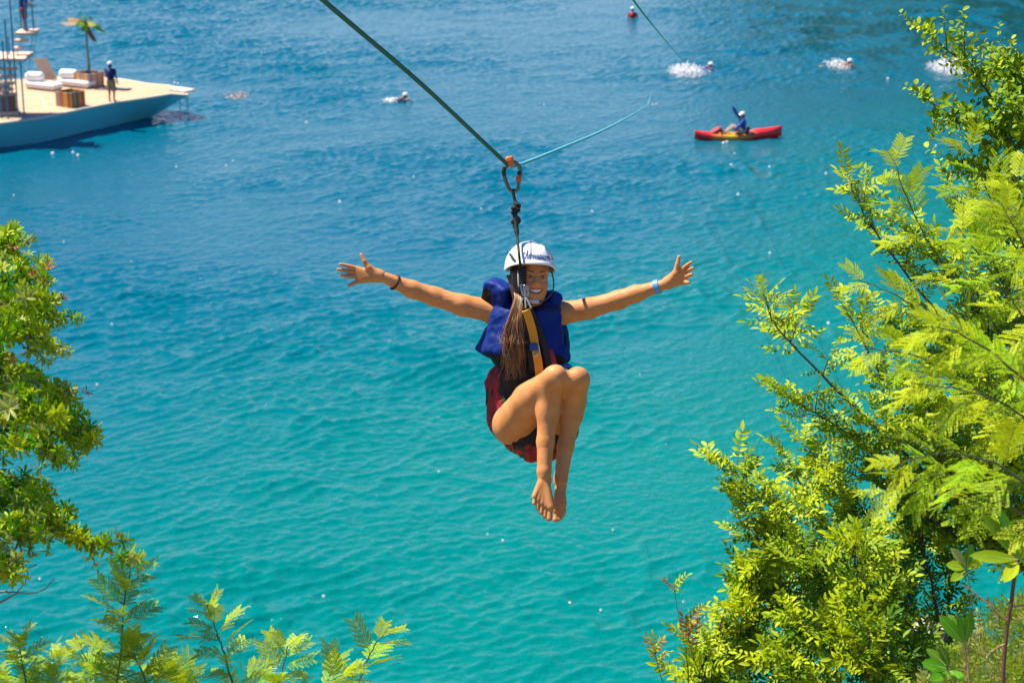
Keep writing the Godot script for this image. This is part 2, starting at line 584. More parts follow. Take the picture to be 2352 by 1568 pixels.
func stand() -> Dictionary:
	return {"head": Vector3(0, 1.62, 0.01), "chest": Vector3(0, 1.27, 0), "pelvis": Vector3(0, 0.95, 0),
		"l_shoulder": Vector3(0.19, 1.4, 0), "l_elbow": Vector3(0.25, 1.12, -0.02), "l_hand": Vector3(0.27, 0.86, 0.06),
		"r_shoulder": Vector3(-0.19, 1.4, 0), "r_elbow": Vector3(-0.25, 1.12, -0.02), "r_hand": Vector3(-0.27, 0.86, 0.06),
		"l_hip": Vector3(0.095, 0.9, 0), "l_knee": Vector3(0.105, 0.49, 0.02), "l_ankle": Vector3(0.11, 0.07, -0.02), "l_toe": Vector3(0.13, 0.03, 0.14),
		"r_hip": Vector3(-0.095, 0.9, 0), "r_knee": Vector3(-0.105, 0.49, 0.02), "r_ankle": Vector3(-0.11, 0.07, -0.02), "r_toe": Vector3(-0.13, 0.03, 0.14)}

# ---------------------------------------------------------------- the moored boat
const DECK := 1.15
func bt(zx: float, zy: float, y := DECK) -> Vector3:
	return on(zx * 0.2422, zy * 0.2422, y)

func build_boat() -> void:
	var o := bt(800, 1000, 0.0)
	o.y = 0.0
	var boat := thing("boat", "long flat decked boat with pale wooden deck and teal blue hull moored at the left", "boat", o)
	var near := [[-900, 1230], [-400, 1210], [0, 1165], [400, 1112], [800, 1024], [1100, 966], [1400, 922], [1620, 886], [1782, 894]]
	var far := [[-900, 860], [-400, 800], [0, 770], [300, 745], [620, 725], [1130, 748], [1400, 795], [1600, 812], [1772, 846]]
	var low := [[-900, 1475], [-400, 1450], [0, 1395], [400, 1345], [800, 1258], [1100, 1182], [1230, 1140], [1290, 1125], [1295, 1118]]
	var nn := []; var ff := []
	for k in near.size():
		nn.append(bt(near[k][0], near[k][1])); ff.append(bt(far[k][0], far[k][1]))
	var hb := MB.new()
	var hull := Color(0.09, 0.48, 0.53)
	var rows := 6
	for side in 2:
		var first := hb.v.size()
		for k in nn.size():
			var top: Vector3 = nn[k] if side == 0 else ff[k]
			var keel: Vector3 = bt(low[k][0], low[k][1], 0.0)
			if side == 1: keel = ff[k].lerp(nn[k], 0.12) if k < 6 else keel
			keel.y = -0.35
			for r in rows + 1:
				var t := float(r) / rows
				var p := top.lerp(keel, t)
				p.y = lerpf(DECK - 0.05, -0.35, t)
				hb.vert(p, hull)
		for k in nn.size() - 1:
			for r in rows:
				var a := first + k * (rows + 1) + r
				if side == 0: hb.quad(a, a + rows + 1, a + rows + 2, a + 1)
				else: hb.quad(a, a + 1, a + rows + 2, a + rows + 1)
	var hm := tinted(0.35)
	hm.clearcoat_enabled = true; hm.clearcoat = 0.3
	part("hull", hb, hm, boat)
	# dark boot stripe along the waterline
	var sb := MB.new()
	var strip := []
	for k in range(0, 8):
		var q := bt(low[k][0], low[k][1], 0.0) + Vector3(0, 0.02, 0.08)
		strip.append(q)
	sb.tube(strip, [0.07], 6, Color(0.004, 0.006, 0.01))
	part("boot_stripe", sb, tinted(0.5), boat)
	# deck slab, split into boards that run along the boat
	var wood := noise_tex(41, 0.02, [lin(0.4, 0.27, 0.16), lin(0.5, 0.36, 0.23), lin(0.44, 0.31, 0.19), lin(0.56, 0.42, 0.29)], 4)
	var plank_mats := []
	for k in 3:
		plank_mats.append(grain(paint([1.0, 0.93, 0.97][k], [0.98, 0.9, 0.95][k], [0.95, 0.87, 0.93][k], 0.75), wood, Vector3(0.35, 0.9, 0.35)))
	var boards := 18
	for b in boards:
		var pb := MB.new()
		var t0 := (b + 0.015) / boards; var t1 := (b + 0.985) / boards
		for k in nn.size():
			var a: Vector3 = nn[k].lerp(ff[k], t0); var c: Vector3 = nn[k].lerp(ff[k], t1)
			for p in [a, c]:
				pb.vert(p, Color.WHITE)
			for p in [a, c]:
				pb.vert(p - Vector3(0, 0.05, 0), Color.WHITE)
		for k in nn.size() - 1:
			var a := k * 4
			pb.quad(a, a + 1, a + 5, a + 4)
			pb.quad(a + 2, a + 6, a + 7, a + 3)
			pb.quad(a, a + 4, a + 6, a + 2)
			pb.quad(a + 1, a + 3, a + 7, a + 5)
		part("plank", pb, plank_mats[b % 3], boat)
	var rb := MB.new()
	rb.tube(nn.map(func(p): return p + Vector3(0, -0.02, 0.03)), [0.06], 8, Color(0.62, 0.55, 0.45))
	rb.tube(ff.map(func(p): return p + Vector3(0, -0.02, -0.03)), [0.05], 8, Color(0.62, 0.5, 0.36))
	part("gunwale", rb, tinted(0.6), boat)
	# bow plate and boarding ladder
	var bp := MB.new()
	var tip := bt(1725, 862)
	bp.box(tip + Vector3(0, 0.05, 0), Vector3(0.34, 0.045, 0.5), Basis(Vector3.UP, 0.9), Color(0.6, 0.5, 0.4), 0.01)
	part("bow_plate", bp, tinted(0.7), boat)
	for s in 2:
		var lb := MB.new()
		var a := bt(1700 + s * 75, 880)
		lb.tube([a, a + Vector3(0, -1.5, 0.15)], [0.022], 6, Color(0.25, 0.4, 0.45))
		part("ladder_rail", lb, tinted(0.4), boat)
	for r in 4:
		var lb := MB.new()
		var a := bt(1700, 880) + Vector3(0, -0.25 - 0.3 * r, 0.03 + 0.03 * r); var c := bt(1775, 880) + Vector3(0, -0.25 - 0.3 * r, 0.03 + 0.03 * r)
		lb.tube([a, c], [0.02], 6, Color(0.3, 0.45, 0.5))
		part("ladder_rung", lb, tinted(0.4), boat)
	# pale line where two deck sheets meet
	var fb := MB.new()
	var fa := bt(355, 880); var fz := bt(475, 1080)
	fb.tube([fa + Vector3(0, 0.02, 0), fz + Vector3(0, 0.02, 0)], [0.03], 6, Color(0.75, 0.6, 0.4))
	part("deck_batten", fb, tinted(0.7), boat)
	build_tower()
	# striped planters, the palm, loungers, chair, crew
	var planks := [Color(0.45, 0.1, 0.02), Color(0.5, 0.27, 0.05), Color(0.4, 0.27, 0.3), Color(0.25, 0.2, 0.22), Color(0.55, 0.2, 0.03), Color(0.6, 0.38, 0.1), Color(0.03, 0.13, 0.12), Color(0.38, 0.05, 0.02)]
	planter(bt(668, 1000), [1, 2, 3, 0, 4, 5, 1, 7], [5, 6, 4, 6, 0, 1, 7, 4], planks, "planter of orange, yellow and teal boards near the front edge of the deck", 0.43)
	planter(bt(845, 815), [0, 1, 5, 3, 2, 4, 5, 2], [2, 3, 5, 2, 4, 2, 1, 0], planks, "square planter of lilac and orange striped boards holding the palm", 0.46)
	build_palm(bt(850, 815) + Vector3(0, 0.62, 0))
	lounger(bt(415, 845), "white sun lounger beside the tower on the boat deck", "white round bolster on the lounger beside the tower")
	lounger(bt(735, 820), "white sun lounger in front of the palm planter", "white round bolster on the lounger in front of the palm planter")
	deck_chair(bt(530, 800))
	var j := stand()
	j["vest"] = true
	j.l_elbow = Vector3(0.24, 1.14, 0.05); j.l_hand = Vector3(0.2, 0.93, 0.2)
	figure("person", "person in navy vest and khaki shorts standing on the deck beside the palm planter", bt(1060, 965), PI * 0.93, j, Color(0.3, 0.15, 0.085), Color(0.008, 0.012, 0.12), Color(0.28, 0.22, 0.11), Color(0.8, 0.8, 0.78))
	var j2 := stand()
	j2["vest"] = true
	j2.r_elbow = Vector3(-0.27, 1.16, 0.1); j2.r_hand = Vector3(-0.2, 1.1, 0.32); j2.l_elbow = Vector3(0.27, 1.16, 0.1); j2.l_hand = Vector3(0.2, 1.1, 0.32)
	figure("person", "person in blue vest and red shorts standing on top of the climbing tower", tower_at(235, 292), PI * 0.5, j2, Color(0.3, 0.15, 0.09), Color(0.008, 0.014, 0.16), Color(0.3, 0.03, 0.025), Color(0.8, 0.8, 0.78))

func tower_at(zx: float, zy: float, deeper := 0.0) -> Vector3:
	return at(zx * 0.2422, zy * 0.2422, 86.0 + deeper)

func build_tower() -> void:
	var base := tower_at(110, 1010)
	base.y = DECK
	var tw := thing("climbing_tower", "slender tower of thin poles, ropes and pale wooden steps at the deck's left end", "tower", base)
	var wd := tinted(0.7)
	var tan_ := Color(0.62, 0.45, 0.33)
	# the platforms and steps
	for s in [["platform", 165, 345, 305, 0.55], ["platform", -60, 275, 537, 0.85]]:
		var mb := MB.new()
		var a := tower_at(s[1], s[3]); var b := tower_at(s[2], s[3])
		mb.box((a + b) / 2.0, Vector3((b.x - a.x) / 2.0, 0.07, s[4]), Basis(), tan_, 0.012)
		part(s[0], mb, wd, tw)
	for s in [[140, 260, 382], [125, 215, 455], [-20, 160, 650], [-20, 150, 722], [-30, 130, 790], [-40, 120, 850]]:
		var mb := MB.new()
		var a := tower_at(s[0], s[2]); var b := tower_at(s[1], s[2])
		mb.box((a + b) / 2.0, Vector3((b.x - a.x) / 2.0, 0.045, 0.17), Basis(), tan_ * Color(0.95, 0.95, 0.95), 0.008)
		part("step", mb, wd, tw)
	# poles
	var pole := Color(0.05, 0.19, 0.29)
	for s in [[30, 60, 1110, 0.3], [95, 330, 1130, 0.4], [175, -80, 1120, 0.1], [205, 560, 1110, -0.4], [118, 130, 560, 0.9], [270, -80, 300, 0.4], [295, -60, 305, -0.4], [178, -60, 305, -0.4], [85, 330, 900, -0.5]]:
		var mb := MB.new()
		var foot := tower_at(s[0], s[2])
		if s[2] > 1000: foot.y = DECK
		foot.z += s[3]
		var top := tower_at(s[0], s[1]); top.z = foot.z; top.x = foot.x
		mb.tube([foot, top], [0.035], 7, pole)
		part("pole", mb, tinted(0.5), tw)
	for s in [[325, 310, 275, 700, 0.3], [205, 575, 295, 700, 0.5], [180, 300, 130, 545, -0.2], [215, 320, 160, 545, 0.2], [0, 545, 130, 850, 0.4], [130, 560, 60, 850, 0.5], [20, 560, 20, 850, 0.3], [60, 560, 60, 850, 0.3], [100, 560, 100, 850, 0.3], [330, 310, 290, 560, -0.3]]:
		var mb := MB.new()
		var a := tower_at(s[0], s[1]); var b := tower_at(s[2], s[3])
		a.z += s[4]; b.z += s[4]
		mb.tube([a, b], [0.014], 5, Color(0.08, 0.2, 0.27))
		part("rope", mb, tinted(0.7), tw)
	# cabinet by the foot of the tower
	var cp := bt(45, 1095)
	var cab := thing("cabinet", "brown wooden cabinet at the foot of the tower by the left edge", "cabinet", cp)
	var cb := MB.new()
	cb.box(cp + Vector3(-0.35, 0.42, -0.3), Vector3(0.75, 0.42, 0.4), Basis(Vector3.UP, 0.25), Color(0.13, 0.085, 0.06), 0.015)
	part("carcass", cb, tinted(0.7), cab)
	cb = MB.new()
	cb.box(cp + Vector3(-0.35, 0.87, -0.3), Vector3(0.8, 0.025, 0.45), Basis(Vector3.UP, 0.25), Color(0.55, 0.4, 0.3), 0.006)
	part("worktop", cb, tinted(0.6), cab)
	cb = MB.new()
	cb.box(cp + Vector3(-0.35, 0.09, -0.3), Vector3(0.85, 0.085, 0.55), Basis(Vector3.UP, 0.25), Color(0.5, 0.37, 0.28), 0.01)
	part("plinth", cb, tinted(0.7), cab)
	var ba := thing("basket", "pale pink basket standing on the brown cabinet", "basket", cp + Vector3(0.0, 0.897, -0.3))
	var bb := MB.new()
	bb.tube([ba.position, ba.position + Vector3(0, 0.2, 0), ba.position + Vector3(0, 0.4, 0)], [0.17, 0.21, 0.22], 14, Color(0.5, 0.38, 0.4))
	part("side", bb, tinted(0.8), ba)
	bb = MB.new()
	var ring := []
	for k in 17: ring.append(ba.position + Vector3(cos(TAU * k / 16.0) * 0.22, 0.41, sin(TAU * k / 16.0) * 0.22))
	bb.tube(ring, [0.02], 6, Color(0.6, 0.48, 0.46), false)
	part("rim", bb, tinted(0.8), ba)

func planter(c: Vector3, f1: Array, f2: Array, cols: Array, label: String, size: float) -> void:
	var t := thing("planter", label, "planter", c, "striped planters on the boat deck")
	var bs := Basis(Vector3.UP, -0.62)
	var n := f1.size()
	var h := 0.62
	for face in 4:
		var fb := bs * Basis(Vector3.UP, face * PI / 2)
		var list: Array = f1 if face % 2 == 0 else f2
		for k in n:
			var mb := MB.new()
			var w := size * 2.0 / n
			mb.box(c + fb * Vector3(-size + w * (k + 0.5), h / 2 + 0.02, size), Vector3(w * 0.485, h / 2 + (0.008 if k % 2 else 0.0), 0.025), Basis(fb), cols[list[k]], 0.004)
			part("board", mb, tinted(0.7), t)
	var mb := MB.new()
	mb.box(c + Vector3(0, h * 0.43, 0), Vector3(size - 0.03, h * 0.42, size - 0.03), bs, Color(0.015, 0.012, 0.01))
	part("soil", mb, tinted(0.95), t)

func build_palm(c: Vector3) -> void:
	var t := thing("palm_tree", "small slim palm with green and dried orange fronds growing from the striped planter", "palm tree", c)
	var mb := MB.new()
	var top := at(848 * 0.2422, 195 * 0.2422, 93.0)
	top = c + Vector3((top - c).x * 0.5, (at(848 * 0.2422, 195 * 0.2422, (c - EYE).dot(fwd)) - c).y, 0)
	for s in 1:
		mb = MB.new()
		var dx := 0.0
		mb.tube(smooth_path([c + Vector3(dx, -0.05, 0), c.lerp(top, 0.5) + Vector3(dx * 1.2, 0, 0.03), top + Vector3(dx * 0.3, 0, 0)], 5), [0.08, 0.075, 0.07, 0.065, 0.06, 0.055], 8, Color(0.13, 0.2, 0.22))
		part("trunk", mb, tinted(0.8), t)
	var fr := leafy(1, 1, 1, 0.6)
	var list := [[Vector3(-1.6, 0.5, 0.2), 0.5, 1], [Vector3(-1.25, 0.75, -0.4), 0.5, 1], [Vector3(-0.2, 0.75, 0.2), 0.2, 0], [Vector3(0.25, 0.7, -0.3), 0.3, 0], [Vector3(1.15, 0.6, 0.3), 1.0, 0], [Vector3(1.3, 0.25, -0.1), 0.95, 0], [Vector3(0.85, 0.55, 0.6), 0.6, 2], [Vector3(0.65, -0.9, 0.2), 0.3, 3], [Vector3(-0.5, 0.5, 0.6), 0.5, 0], [Vector3(-0.7, 0.6, -0.7), 0.6, 2], [Vector3(0.1, 0.1, 0.7), 0.5, 0]]
	for f in list:
		mb = MB.new()
		var col: Color = [Color(0.12, 0.3, 0.02), Color(0.55, 0.34, 0.13), Color(0.4, 0.4, 0.06), Color(0.2, 0.13, 0.09)][f[2]]
		var e: Vector3 = f[0] * 0.68
		var pts := []
		for k in 9:
			var s := k / 8.0
			pts.append(top + e * s - Vector3(0, f[1] * 0.68 * s * s, 0))
		mb.tube(pts, [0.022, 0.02, 0.018, 0.016, 0.014, 0.012, 0.01, 0.008, 0.005], 5, col * Color(0.8, 0.8, 0.8))
		for k in range(1, 17):
			var s := k / 16.0
			var p := top + e * s - Vector3(0, f[1] * 0.68 * s * s, 0)
			var d := (e - Vector3(0, 1.36 * f[1] * s, 0)).normalized()
			var side := d.cross(Vector3.UP).normalized()
			for g in [-1.0, 1.0]:
				var l := 0.34 * sin(PI * clampf(0.18 + s * 0.8, 0, 1))
				mb.leaf(p, (d * 0.55 + side * g * 0.75 - Vector3.UP * 0.35).normalized(), Vector3.UP, l, 0.05, col * Color(rng.randf_range(0.8, 1.2), rng.randf_range(0.85, 1.15), 1.0), 0.2, 0.3)
		part("frond", mb, fr, t)

func lounger(c: Vector3, label: String, bolster: String) -> void:
	var t := thing("sun_lounger", label, "sun lounger", c, "white loungers on the boat deck")
	var bs := Basis(Vector3.UP, -0.5)
	var mb := MB.new()
	mb.box(c + Vector3(0, 0.22, 0), Vector3(0.85, 0.1, 0.36), bs, Color(0.78, 0.75, 0.72), 0.05)
	part("mattress", mb, tinted(0.8), t)
	mb = MB.new()
	mb.box(c + Vector3(0, 0.09, 0), Vector3(0.8, 0.035, 0.32), bs, Color(0.6, 0.55, 0.5), 0.01)
	part("frame", mb, tinted(0.7), t)
	for s in [[-1, -1], [-1, 1], [1, -1], [1, 1]]:
		mb = MB.new()
		mb.box(c + bs * Vector3(s[0] * 0.7, 0.028, s[1] * 0.27), Vector3(0.04, 0.028, 0.04), bs, Color(0.5, 0.45, 0.4))
		part("foot", mb, tinted(0.7), t)
	var bc := c + bs * Vector3(-0.5, 0.53, 0.0)
	var b := thing("bolster", bolster, "cushion", bc, "white bolsters on the loungers")
	mb = MB.new()
	var pts := []; var rr := []
	for k in 13:
		var s := k / 12.0 * 2.0 - 1.0
		pts.append(bc + Vector3(s * 0.4, 0, s * 0.08)); rr.append(0.215 * pow(maxf(0.0, 1.0 - pow(absf(s), 14.0)), 0.5))
	rr[0] = 0.15; rr[12] = 0.15
	mb.tube(pts, rr, 18, Color(0.8, 0.78, 0.77))
	part("cover", mb, tinted(0.85), b)

func deck_chair(c: Vector3) -> void:
	var t := thing("deck_chair", "folding wooden deck chair with tall slanted back between the two white loungers", "deck chair", c)
	var wd := tinted(0.7)
	var bs := Basis(Vector3.UP, 0.45)
	var col := Color(0.52, 0.36, 0.25)
	for k in 6:
		var mb := MB.new()
		mb.box(c + bs * Vector3(-0.25 + k * 0.1, 0, 0) + bs * Vector3(-0.42, 0.72, -0.1), Vector3(0.042, 0.55, 0.014), bs * Basis(Vector3(0, 0, 1), 0.42) * Basis(Vector3.UP, 0.2), col, 0.004)
		part("back_slat", mb, wd, t)
	for k in 6:
		var mb := MB.new()
		mb.box(c + bs * Vector3(-0.12 + k * 0.1, 0.3 - k * 0.018, 0.12), Vector3(0.042, 0.014, 0.3), bs, col, 0.004)
		part("seat_slat", mb, wd, t)
	for s in [[-0.15, -0.12], [-0.15, 0.36], [0.36, -0.12], [0.36, 0.36]]:
		var mb := MB.new()
		mb.box(c + bs * Vector3(s[0], 0.14, s[1]), Vector3(0.025, 0.14, 0.025), bs, col * Color(0.8, 0.8, 0.8))
		part("leg", mb, wd, t)

# ---------------------------------------------------------------- kayak
func build_kayak() -> void:
	var a := on(1590 + 8, 322); var b := on(1793, 316)
	var c := (a + b) / 2.0
	var t := thing("kayak", "red sit-on-top kayak with an orange and yellow middle carrying the paddler", "kayak", c)
	var ax := (b - a).normalized()
	var bs := Basis(ax, Vector3.UP, ax.cross(Vector3.UP))
	var half := (b - a).length() / 2.0 + 0.05
	var mb := MB.new()
	var n := 40; var m := 20
	for k in n + 1:
		var s := -1.0 + 2.0 * k / n
		var w := 0.38 * pow(maxf(0.0, 1.0 - pow(absf(s), 2.3)), 0.75) + 0.025
		var rise := 0.13 * pow(absf(s), 3.0)
		var sheer := 0.31 + rise + (0.1 * smoothstep(0.2, 0.45, s))
		for q in m:
			var an := TAU * q / m
			var y := sin(an); var z := cos(an)
			var well := 0.0
			if y > 0.55: well = 0.15 * smoothstep(0.95, 0.7, absf(z) + 0.3) * smoothstep(-0.66, -0.56, s) * smoothstep(0.3, 0.2, s)
			var p := Vector3(s * half, lerpf(-0.1 + rise * 1.2, sheer, y * 0.5 + 0.5) - well, z * w * (0.75 + 0.25 * (y * 0.5 + 0.5)))
			if y > 0: p.y = minf(p.y, sheer - well)
			var mid := smoothstep(-0.72, -0.5, s) * smoothstep(0.45, 0.1, s)
			var gold := smoothstep(-0.4, -0.28, s) * smoothstep(-0.02, -0.14, s)
			var col := Color(0.62, 0.02, 0.018).lerp(Color(0.72, 0.2, 0.03), mid).lerp(Color(0.75, 0.4, 0.015), gold)
			mb.vert(c + bs * p, col)
	for k in n:
		for q in m:
			var i0 := k * m + q; var i1 := k * m + (q + 1) % m
			mb.quad(i0, i1, i1 + m, i0 + m)
	for e in [0, n]:
		var mid2 := Vector3.ZERO
		for q in m: mid2 += mb.v[e * m + q] / m
		var ce := mb.vert(mid2, Color(0.62, 0.02, 0.018))
		for q in m:
			if e == 0: mb.tri(ce, e * m + (q + 1) % m, e * m + q)
			else: mb.tri(ce, e * m + q, e * m + (q + 1) % m)
	var km := tinted(0.28)
	part("hull", mb, km, t)
	mb = MB.new()
	mb.box(c + bs * Vector3(0.12, 0.2, 0), Vector3(0.22, 0.04, 0.2), bs, Color(0.015, 0.012, 0.012), 0.02)
	part("seat", mb, tinted(0.8), t)
	mb = MB.new()
	mb.box(c + bs * Vector3(0.4, 0.36, 0), Vector3(0.03, 0.16, 0.19), bs * Basis(Vector3(0, 0, 1), -0.25), Color(0.02, 0.015, 0.02), 0.02)
	part("seat_back", mb, tinted(0.8), t)
	mb = MB.new()
	mb.box(c + bs * Vector3(-0.5, 0.2, 0), Vector3(0.22, 0.03, 0.2), bs, Color(0.012, 0.01, 0.01), 0.02)
	part("foot_well_mat", mb, tinted(0.9), t)
	mb = MB.new()
	mb.box(c + bs * Vector3(half - 0.12, -0.02, 0), Vector3(0.07, 0.12, 0.012), bs, Color(0.03, 0.04, 0.02), 0.005)
	part("rudder", mb, tinted(0.6), t)
	# bag on the bow
	var bg := c + bs * Vector3(-0.98, 0.24, 0)
	var bag := thing("bag", "red bag lying on the bow of the kayak in front of the paddler", "bag", bg)
	mb = MB.new()
	nets(mb, [[2, bg + bs * Vector3(0, 0.11, 0), bs * Basis(Vector3(0, 0, 1), 0.5), Vector3(0.22, 0.11, 0.16), 0.06, 0.05], [1, bg + bs * Vector3(0.14, 0.22, 0), bs, Vector3(0.1, 0.1, 0.12), 0.05]], 0.02, func(_p): return Color(0.5, 0.025, 0.04))
	part("cloth", mb, tinted(0.6), bag)
	mb = MB.new()
	mb.box(bg + bs * Vector3(0.25, 0.13, 0), Vector3(0.03, 0.12, 0.12), bs * Basis(Vector3(0, 0, 1), 0.3), Color(0.02, 0.008, 0.01), 0.02)
	part("flap", mb, tinted(0.8), bag)
	# the paddler faces the bow (to the left), one arm raised
	var yaw := atan2(-ax.x, -ax.z)
	var j := {"sleeve": 1.0, "head": Vector3(0, 0.76, 0.02), "chest": Vector3(0, 0.42, 0), "pelvis": Vector3(0, 0.1, 0.0),
		"l_shoulder": Vector3(0.18, 0.56, 0.02), "l_elbow": Vector3(0.24, 0.36, 0.2), "l_hand": Vector3(0.2, 0.2, 0.36),
		"r_shoulder": Vector3(-0.18, 0.58, 0.05), "r_elbow": Vector3(-0.14, 0.82, 0.24), "r_hand": Vector3(-0.12, 1.08, 0.4),
		"l_hip": Vector3(0.1, 0.08, 0.08), "l_knee": Vector3(0.13, 0.29, 0.42), "l_ankle": Vector3(0.1, 0.06, 0.76), "l_toe": Vector3(0.1, 0.14, 0.88),
		"r_hip": Vector3(-0.1, 0.08, 0.08), "r_knee": Vector3(-0.13, 0.31, 0.4), "r_ankle": Vector3(-0.1, 0.06, 0.74), "r_toe": Vector3(-0.1, 0.14, 0.86)}
	figure("person", "person in blue jacket and white hat sitting in the red kayak with one arm raised", c + bs * Vector3(0.17, 0.26, 0), yaw, j, Color(0.42, 0.26, 0.2), Color(0.008, 0.06, 0.3), Color(0.4, 0.27, 0.22), Color(0.72, 0.68, 0.56))

# ---------------------------------------------------------------- swimmers
func splash(p: Vector3, rx: float, rz: float, n: int, label: String, high := 0.2, col := Color(0.8, 0.8, 0.8)) -> void:
	var mb := MB.new()
	var bs := Basis()
	for k in n * 3:
		var a := rng.randf() * TAU
		var r := pow(rng.randf(), 0.6)
		var hump := (1.0 - r)
		var s := rng.randf_range(0.004, 0.03) * (0.6 + hump)
		var q := Vector3(cos(a) * r * rx * rng.randf_range(0.7, 1.1), rng.randf() * rng.randf() * high * (0.25 + hump) + 0.03, sin(a) * r * rz)
		mb.ball(p + q, Vector3(s * 2.4, s * 0.8, s * 1.4), Basis(Vector3(rng.randf() - 0.5, 1, rng.randf() - 0.5).normalized(), rng.randf() * TAU), col, 6, 4)
	var o := put("splash", mb.done(p), tinted(0.35))
	o.position = p
	tag(o, label, "splash", "", "stuff")

func swimmer(px: float, py: float, yaw: float, label: String, vest: Color, upright := false) -> void:
	var p := on(px, py)
	var j := {"head": Vector3(0, 0.24, 0.16), "chest": Vector3(0, -0.02, -0.1), "pelvis": Vector3(0, -0.1, -0.42),
		"l_shoulder": Vector3(0.18, 0.02, 0.02), "l_elbow": Vector3(0.4, 0.05, 0.12), "l_hand": Vector3(0.42, -0.02, 0.36),
		"r_shoulder": Vector3(-0.18, 0.03, 0.02), "r_elbow": Vector3(-0.38, 0.14, 0.14), "r_hand": Vector3(-0.36, 0.02, 0.38), "vest": true,
		"l_hip": Vector3(0.1, -0.1, -0.5), "l_knee": Vector3(0.12, -0.08, -0.9), "l_ankle": Vector3(0.12, -0.02, -1.3), "l_toe": Vector3(0.12, -0.02, -1.45),
		"r_hip": Vector3(-0.1, -0.1, -0.5), "r_knee": Vector3(-0.12, -0.06, -0.9), "r_ankle": Vector3(-0.12, 0.02, -1.28), "r_toe": Vector3(-0.12, 0.02, -1.43)}
	if upright:
		j = {"head": Vector3(0, 0.5, 0.02), "chest": Vector3(0, 0.14, 0), "pelvis": Vector3(0, -0.25, 0.0), "vest": true,
			"l_shoulder": Vector3(0.18, 0.26, 0), "l_elbow": Vector3(0.3, 0.02, 0.1), "l_hand": Vector3(0.3, -0.12, 0.3),
			"r_shoulder": Vector3(-0.18, 0.26, 0), "r_elbow": Vector3(-0.3, 0.02, 0.1), "r_hand": Vector3(-0.3, -0.12, 0.3)}
	figure("person", label, p, yaw, j, Color(0.5, 0.27, 0.18), vest, Color(0.03, 0.03, 0.06), Color(0.82, 0.82, 0.82), "swimmers with white helmets")

func build_swimmers() -> void:
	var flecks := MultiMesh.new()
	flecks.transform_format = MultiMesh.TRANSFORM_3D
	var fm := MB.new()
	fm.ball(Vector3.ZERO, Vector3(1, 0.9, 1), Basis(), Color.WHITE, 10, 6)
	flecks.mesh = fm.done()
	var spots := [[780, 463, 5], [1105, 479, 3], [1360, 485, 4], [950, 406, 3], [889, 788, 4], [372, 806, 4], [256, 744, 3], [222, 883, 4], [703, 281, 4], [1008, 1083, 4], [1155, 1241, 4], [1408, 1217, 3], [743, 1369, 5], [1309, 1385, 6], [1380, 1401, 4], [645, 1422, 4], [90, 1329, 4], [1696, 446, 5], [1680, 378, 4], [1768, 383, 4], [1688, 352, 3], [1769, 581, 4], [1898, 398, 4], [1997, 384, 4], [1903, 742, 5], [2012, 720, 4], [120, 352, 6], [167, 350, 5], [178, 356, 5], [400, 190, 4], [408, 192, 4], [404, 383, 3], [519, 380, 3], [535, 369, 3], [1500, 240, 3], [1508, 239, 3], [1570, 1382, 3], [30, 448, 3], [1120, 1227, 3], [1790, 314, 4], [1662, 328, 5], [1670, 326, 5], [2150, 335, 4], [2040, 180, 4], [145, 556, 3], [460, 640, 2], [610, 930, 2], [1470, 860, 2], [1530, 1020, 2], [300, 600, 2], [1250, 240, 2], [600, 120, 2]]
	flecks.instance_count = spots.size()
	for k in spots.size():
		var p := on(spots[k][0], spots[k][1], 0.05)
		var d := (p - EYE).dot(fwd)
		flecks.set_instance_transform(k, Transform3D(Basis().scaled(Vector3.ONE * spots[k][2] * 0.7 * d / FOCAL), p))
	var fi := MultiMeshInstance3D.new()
	fi.name = numbered("glint_beads")
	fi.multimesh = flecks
	var flm := paint(0.9, 0.9, 0.88, 0.3)  # white beads stand in for sun glints; backlight evens out their shading
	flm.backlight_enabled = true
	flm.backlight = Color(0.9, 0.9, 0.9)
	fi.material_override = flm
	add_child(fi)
	tag(fi, "tiny white beads imitating sun glints scattered over the whole water", "foam", "", "stuff")
	swimmer(1626, 160, PI * 0.5, "person with white helmet swimming out of the long white splash above the kayak", Color(0.01, 0.03, 0.22))
	splash(on(1578, 166), 1.15, 1.9, 330, "long white splash behind the swimmer above the kayak", 0.5)
	swimmer(1946, 152, PI * 0.5, "person with white helmet swimming between the long splash and the right hand leaves", Color(0.25, 0.08, 0.06))
	splash(on(1925, 150), 0.75, 1.6, 120, "white splash round the swimmer between the kayak and the top right leaves", 0.35)
	swimmer(2192, 150, PI * 0.55, "person swimming in a white splash, partly hidden behind the top right leaves", Color(0.3, 0.25, 0.22))
	splash(on(2172, 160), 0.95, 2.0, 280, "white splash partly hidden behind the top right leaves", 0.6)
	swimmer(924, 232, PI * 0.6, "lone person with white helmet swimming left of the slanting rope", Color(0.015, 0.02, 0.05))
	splash(on(898, 232), 0.5, 0.6, 45, "small white wake behind the lone swimmer left of the slanting rope", 0.12)
	swimmer(1453, 41, PI * 0.9, "person in red life vest and white helmet floating upright at the top edge", Color(0.4, 0.015, 0.015), true)
	splash(on(543, 221), 0.75, 1.1, 70, "faint pinkish patch of foam on the water right of the boat bow", 0.04, Color(0.42, 0.33, 0.3))

